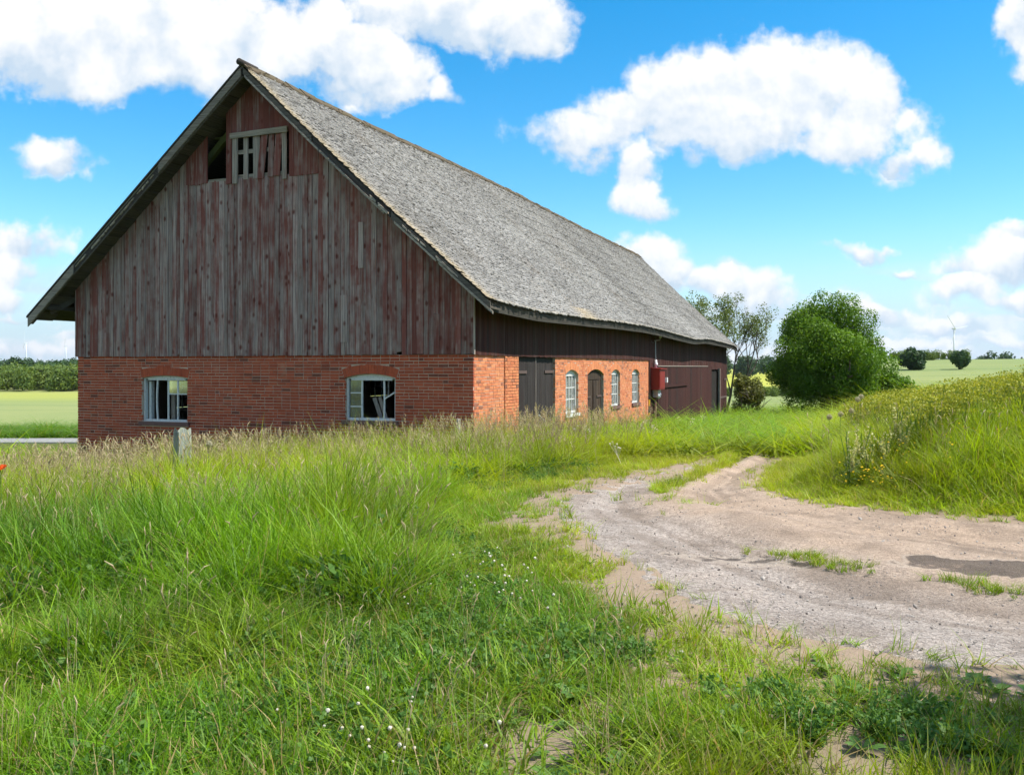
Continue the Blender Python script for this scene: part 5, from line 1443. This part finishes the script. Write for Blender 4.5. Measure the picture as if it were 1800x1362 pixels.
def pale_spike(i, x, y, hgt, label):
    z = gz1(x, y); t_ = empty('pale_spiked_plant', (x, y, z), 0, label=label, cat='plant', group='pale flower spikes on the bank'); g = np.random.default_rng(300 + i)
    mb = MB()
    for k in range(4):
        a = g.uniform(0, 6.28); le = g.uniform(.03, .16); mb.tube([(0, 0, 0), (math.cos(a) * le * .5, math.sin(a) * le * .5, hgt * .6), (math.cos(a) * le, math.sin(a) * le, hgt * g.uniform(.85, 1.05))], .005, 4, (.5, 0, .5))
    mb.build('stem', M_WEED, t_)
    for k in range(5):
        C_ = []; Rr = []; a = g.uniform(0, 6.28); le = g.uniform(.05, .24); hh = hgt * g.uniform(.6, 1.05)
        for q in range(9):
            f = .5 + .5 * q / 8; C_.append((math.cos(a) * le * f * f + g.normal(0, .008), math.sin(a) * le * f * f + g.normal(0, .008), hh * f)); Rr.append(.032 * (1.15 - f) + .006)
        V, F, T = leaf_cloud(C_, Rr, 100, .030, .7, g); link('flower_spike', mesh_np('flower_spike', V, F, M_PALE, T), t_)
    C_ = [(g.normal(0, .07), g.normal(0, .07), hgt * g.uniform(.1, .5)) for q in range(16)]
    V, F, T = leaf_cloud(C_, [.06] * 16, 90, .06, .4, g); link('leaf', mesh_np('leaf', V, F, M_LEAF_HEDGE, T), t_)
ORD = ['leftmost', 'second', 'third', 'fourth', 'fifth', 'sixth', 'seventh', 'eighth', 'ninth', 'rightmost']
for i, (px, d) in enumerate([(1494, 12.2), (1512, 12.7), (1527, 12.3), (1543, 12.9), (1560, 12.4), (1575, 13.1), (1590, 12.6), (1604, 13.2), (1618, 12.9), (1636, 13.0)]):
    pale_spike(i, (px - 900) / 1600 * d, d, random.uniform(.5, .8), '%s pale cream flower spike%s in the loose group on the grassy bank' % (ORD[i], '' if i in (0, 9) else ' from the left'))
# rusty dock by the thick post, poppy at the left edge
x, y, z = at_px(278, 830, 14.6); zz = gz1(x, y); t_ = empty('dock_plant', (x, y, zz), 0, label='rust-coloured dock plant left of the thick grey post', cat='plant'); g = np.random.default_rng(77)
mb = MB(); mb.tube([(0, 0, 0), (.02, 0, .45), (.03, 0, .78)], .006, 5, (.5, 0, .5)); mb.build('stem', M_DOCK, t_)
C_ = [(g.normal(0, .03) + .03 * k / 20, g.normal(0, .03), .25 + .5 * k / 20) for k in range(20)]; V, F, T = leaf_cloud(C_, [.035] * 20, 500, .03, .7, g); link('seed_cluster', mesh_np('seed_cluster', V, F, M_DOCK, T), t_)
x, y, z = at_px(1, 826, 9.5); zz = gz1(x, y); t_ = empty('poppy', (x, y, zz), 0, label='orange-red poppy at the left edge of the meadow', cat='flower')
mb = MB(); mb.tube([(0, 0, 0), (.01, 0, (z - zz) * .6), (0, 0, z - zz)], .004, 5, (.5, 0, .5)); mb.build('stem', M_WEED, t_)
for k in range(4):
    a = k * 1.57; mb = MB(); V = []
    for (r, hgt, wd) in ((0, 0, .008), (.025, .012, .03), (.045, .03, .035), (.055, .05, .02)):
        for e in (-1, 0, 1): V.append((math.cos(a) * r - math.sin(a) * wd * e, math.sin(a) * r + math.cos(a) * wd * e, z - zz + hgt + .006 * abs(e)))
    mb.add(V, [(i * 3 + j, i * 3 + j + 1, i * 3 + 4 + j, i * 3 + 3 + j) for i in range(3) for j in range(2)], (random.random(), 0, .5)); mb.build('petal', M_POPPY, t_)

# ------------------------------------------------------------------ far woods and hedges
def far_tree_mesh(seed, material, n=900, conif=False):
    g = random.Random(seed)
    lb = [(0, 0, .25 + .7 * k / 9, .26 * (1 - k / 10)) for k in range(9)] if conif else lobes_in(0, .55, .34, .40, 16, .13, .24, seed)
    V, F, T = leaf_cloud([l[:3] for l in lb], [l[3] for l in lb], n, .10, .7, np.random.default_rng(seed)); return mesh_np('far_tree', V, F, material, T)
proto_coll('woodtree', [far_tree_mesh(s, M_LEAF_FAR) for s in (1, 2, 3)] + [far_tree_mesh(4, M_LEAF_DARK, conif=True), far_tree_mesh(5, M_LEAF_DARK)])
proto_coll('hedgebush', [far_tree_mesh(s, M_LEAF_HEDGE) for s in (7, 8, 9)])
def belt(name, src, n, y0, y1, xl, xr, h0, h1, label, cat):
    y = RNG.uniform(y0, y1, n); x = y * RNG.uniform(xl, xr, n); z = ground_z(x, y) - .3; h = RNG.uniform(h0, h1, n)
    scatter(name, src, np.c_[x, y, z], np.c_[np.zeros(n), np.zeros(n), RNG.uniform(0, 6.28, n)], np.c_[h * RNG.uniform(.8, 1.2, n), h * RNG.uniform(.8, 1.2, n), h], np.tile([0, 0, 1.], (n, 1)), label, cat)
x = RNG.uniform(-62, -14, 900); y = RNG.uniform(53.5, 61, 900)
put('field_margin_grass', 'tall_tuft', x, y, np.c_[np.full(900, 5.), np.full(900, 5.), RNG.uniform(.7, 1.3, 900)], 'darker green strip of grass between country road and left field', 'grass', .1, .05, tone=np.tile([.05, .0, .8], (900, 1)))
belt('hedge', 'hedgebush', 420, 178, 215, -.85, -.2, 3.2, 6.4, 'bright green bushy hedge behind the left crop field', 'hedge')
belt('woodland', 'woodtree', 280, 235, 330, -.95, -.2, 4.4, 8.6, 'dark green wood behind the hedge at the left', 'wood')
belt('far_hedge', 'hedgebush', 120, 150, 156, .1, .5, 1.4, 2.2, 'low dark hedge between the fields right of the barn', 'hedge')
belt('far_woodland', 'woodtree', 150, 420, 560, .05, .75, 7, 12., 'distant wood on the right horizon', 'wood')
belt('horizon_woodland', 'woodtree', 420, 900, 1500, -1.2, 1.3, 7, 14., 'thin line of woods along the horizon', 'wood')

# things built in place get their origin at their own foot
for o in list(COL.objects):
    if o.type == 'MESH' and o.parent is None and not o.get('kind') and o.location.length < 1e-6:
        co = np.empty(len(o.data.vertices) * 3, np.float32); o.data.vertices.foreach_get('co', co); co = co.reshape(-1, 3)
        b = np.array([(co[:, 0].min() + co[:, 0].max()) / 2, (co[:, 1].min() + co[:, 1].max()) / 2, co[:, 2].min()])
        o.data.vertices.foreach_set('co', (co - b).astype(np.float32).ravel()); o.data.update(); o.location = tuple(float(q) for q in b)

# thin summer haze over the far land
mb = MB(); mb.box(-7000, 7000, -7000, 7000, -18, 185)
hm = bpy.data.materials.new('haze'); hm.use_nodes = True; t = NT(hm.node_tree)
vol = t.n('ShaderNodeVolumePrincipled', {'Color': (.80, .88, 1.0), 'Density': 6e-5, 'Anisotropy': .2})
t.n('ShaderNodeOutputMaterial', {'Volume': vol.outputs[0]})
mb.build('haze', hm, label='thin pale summer haze over the far fields', cat='haze', kind='stuff')
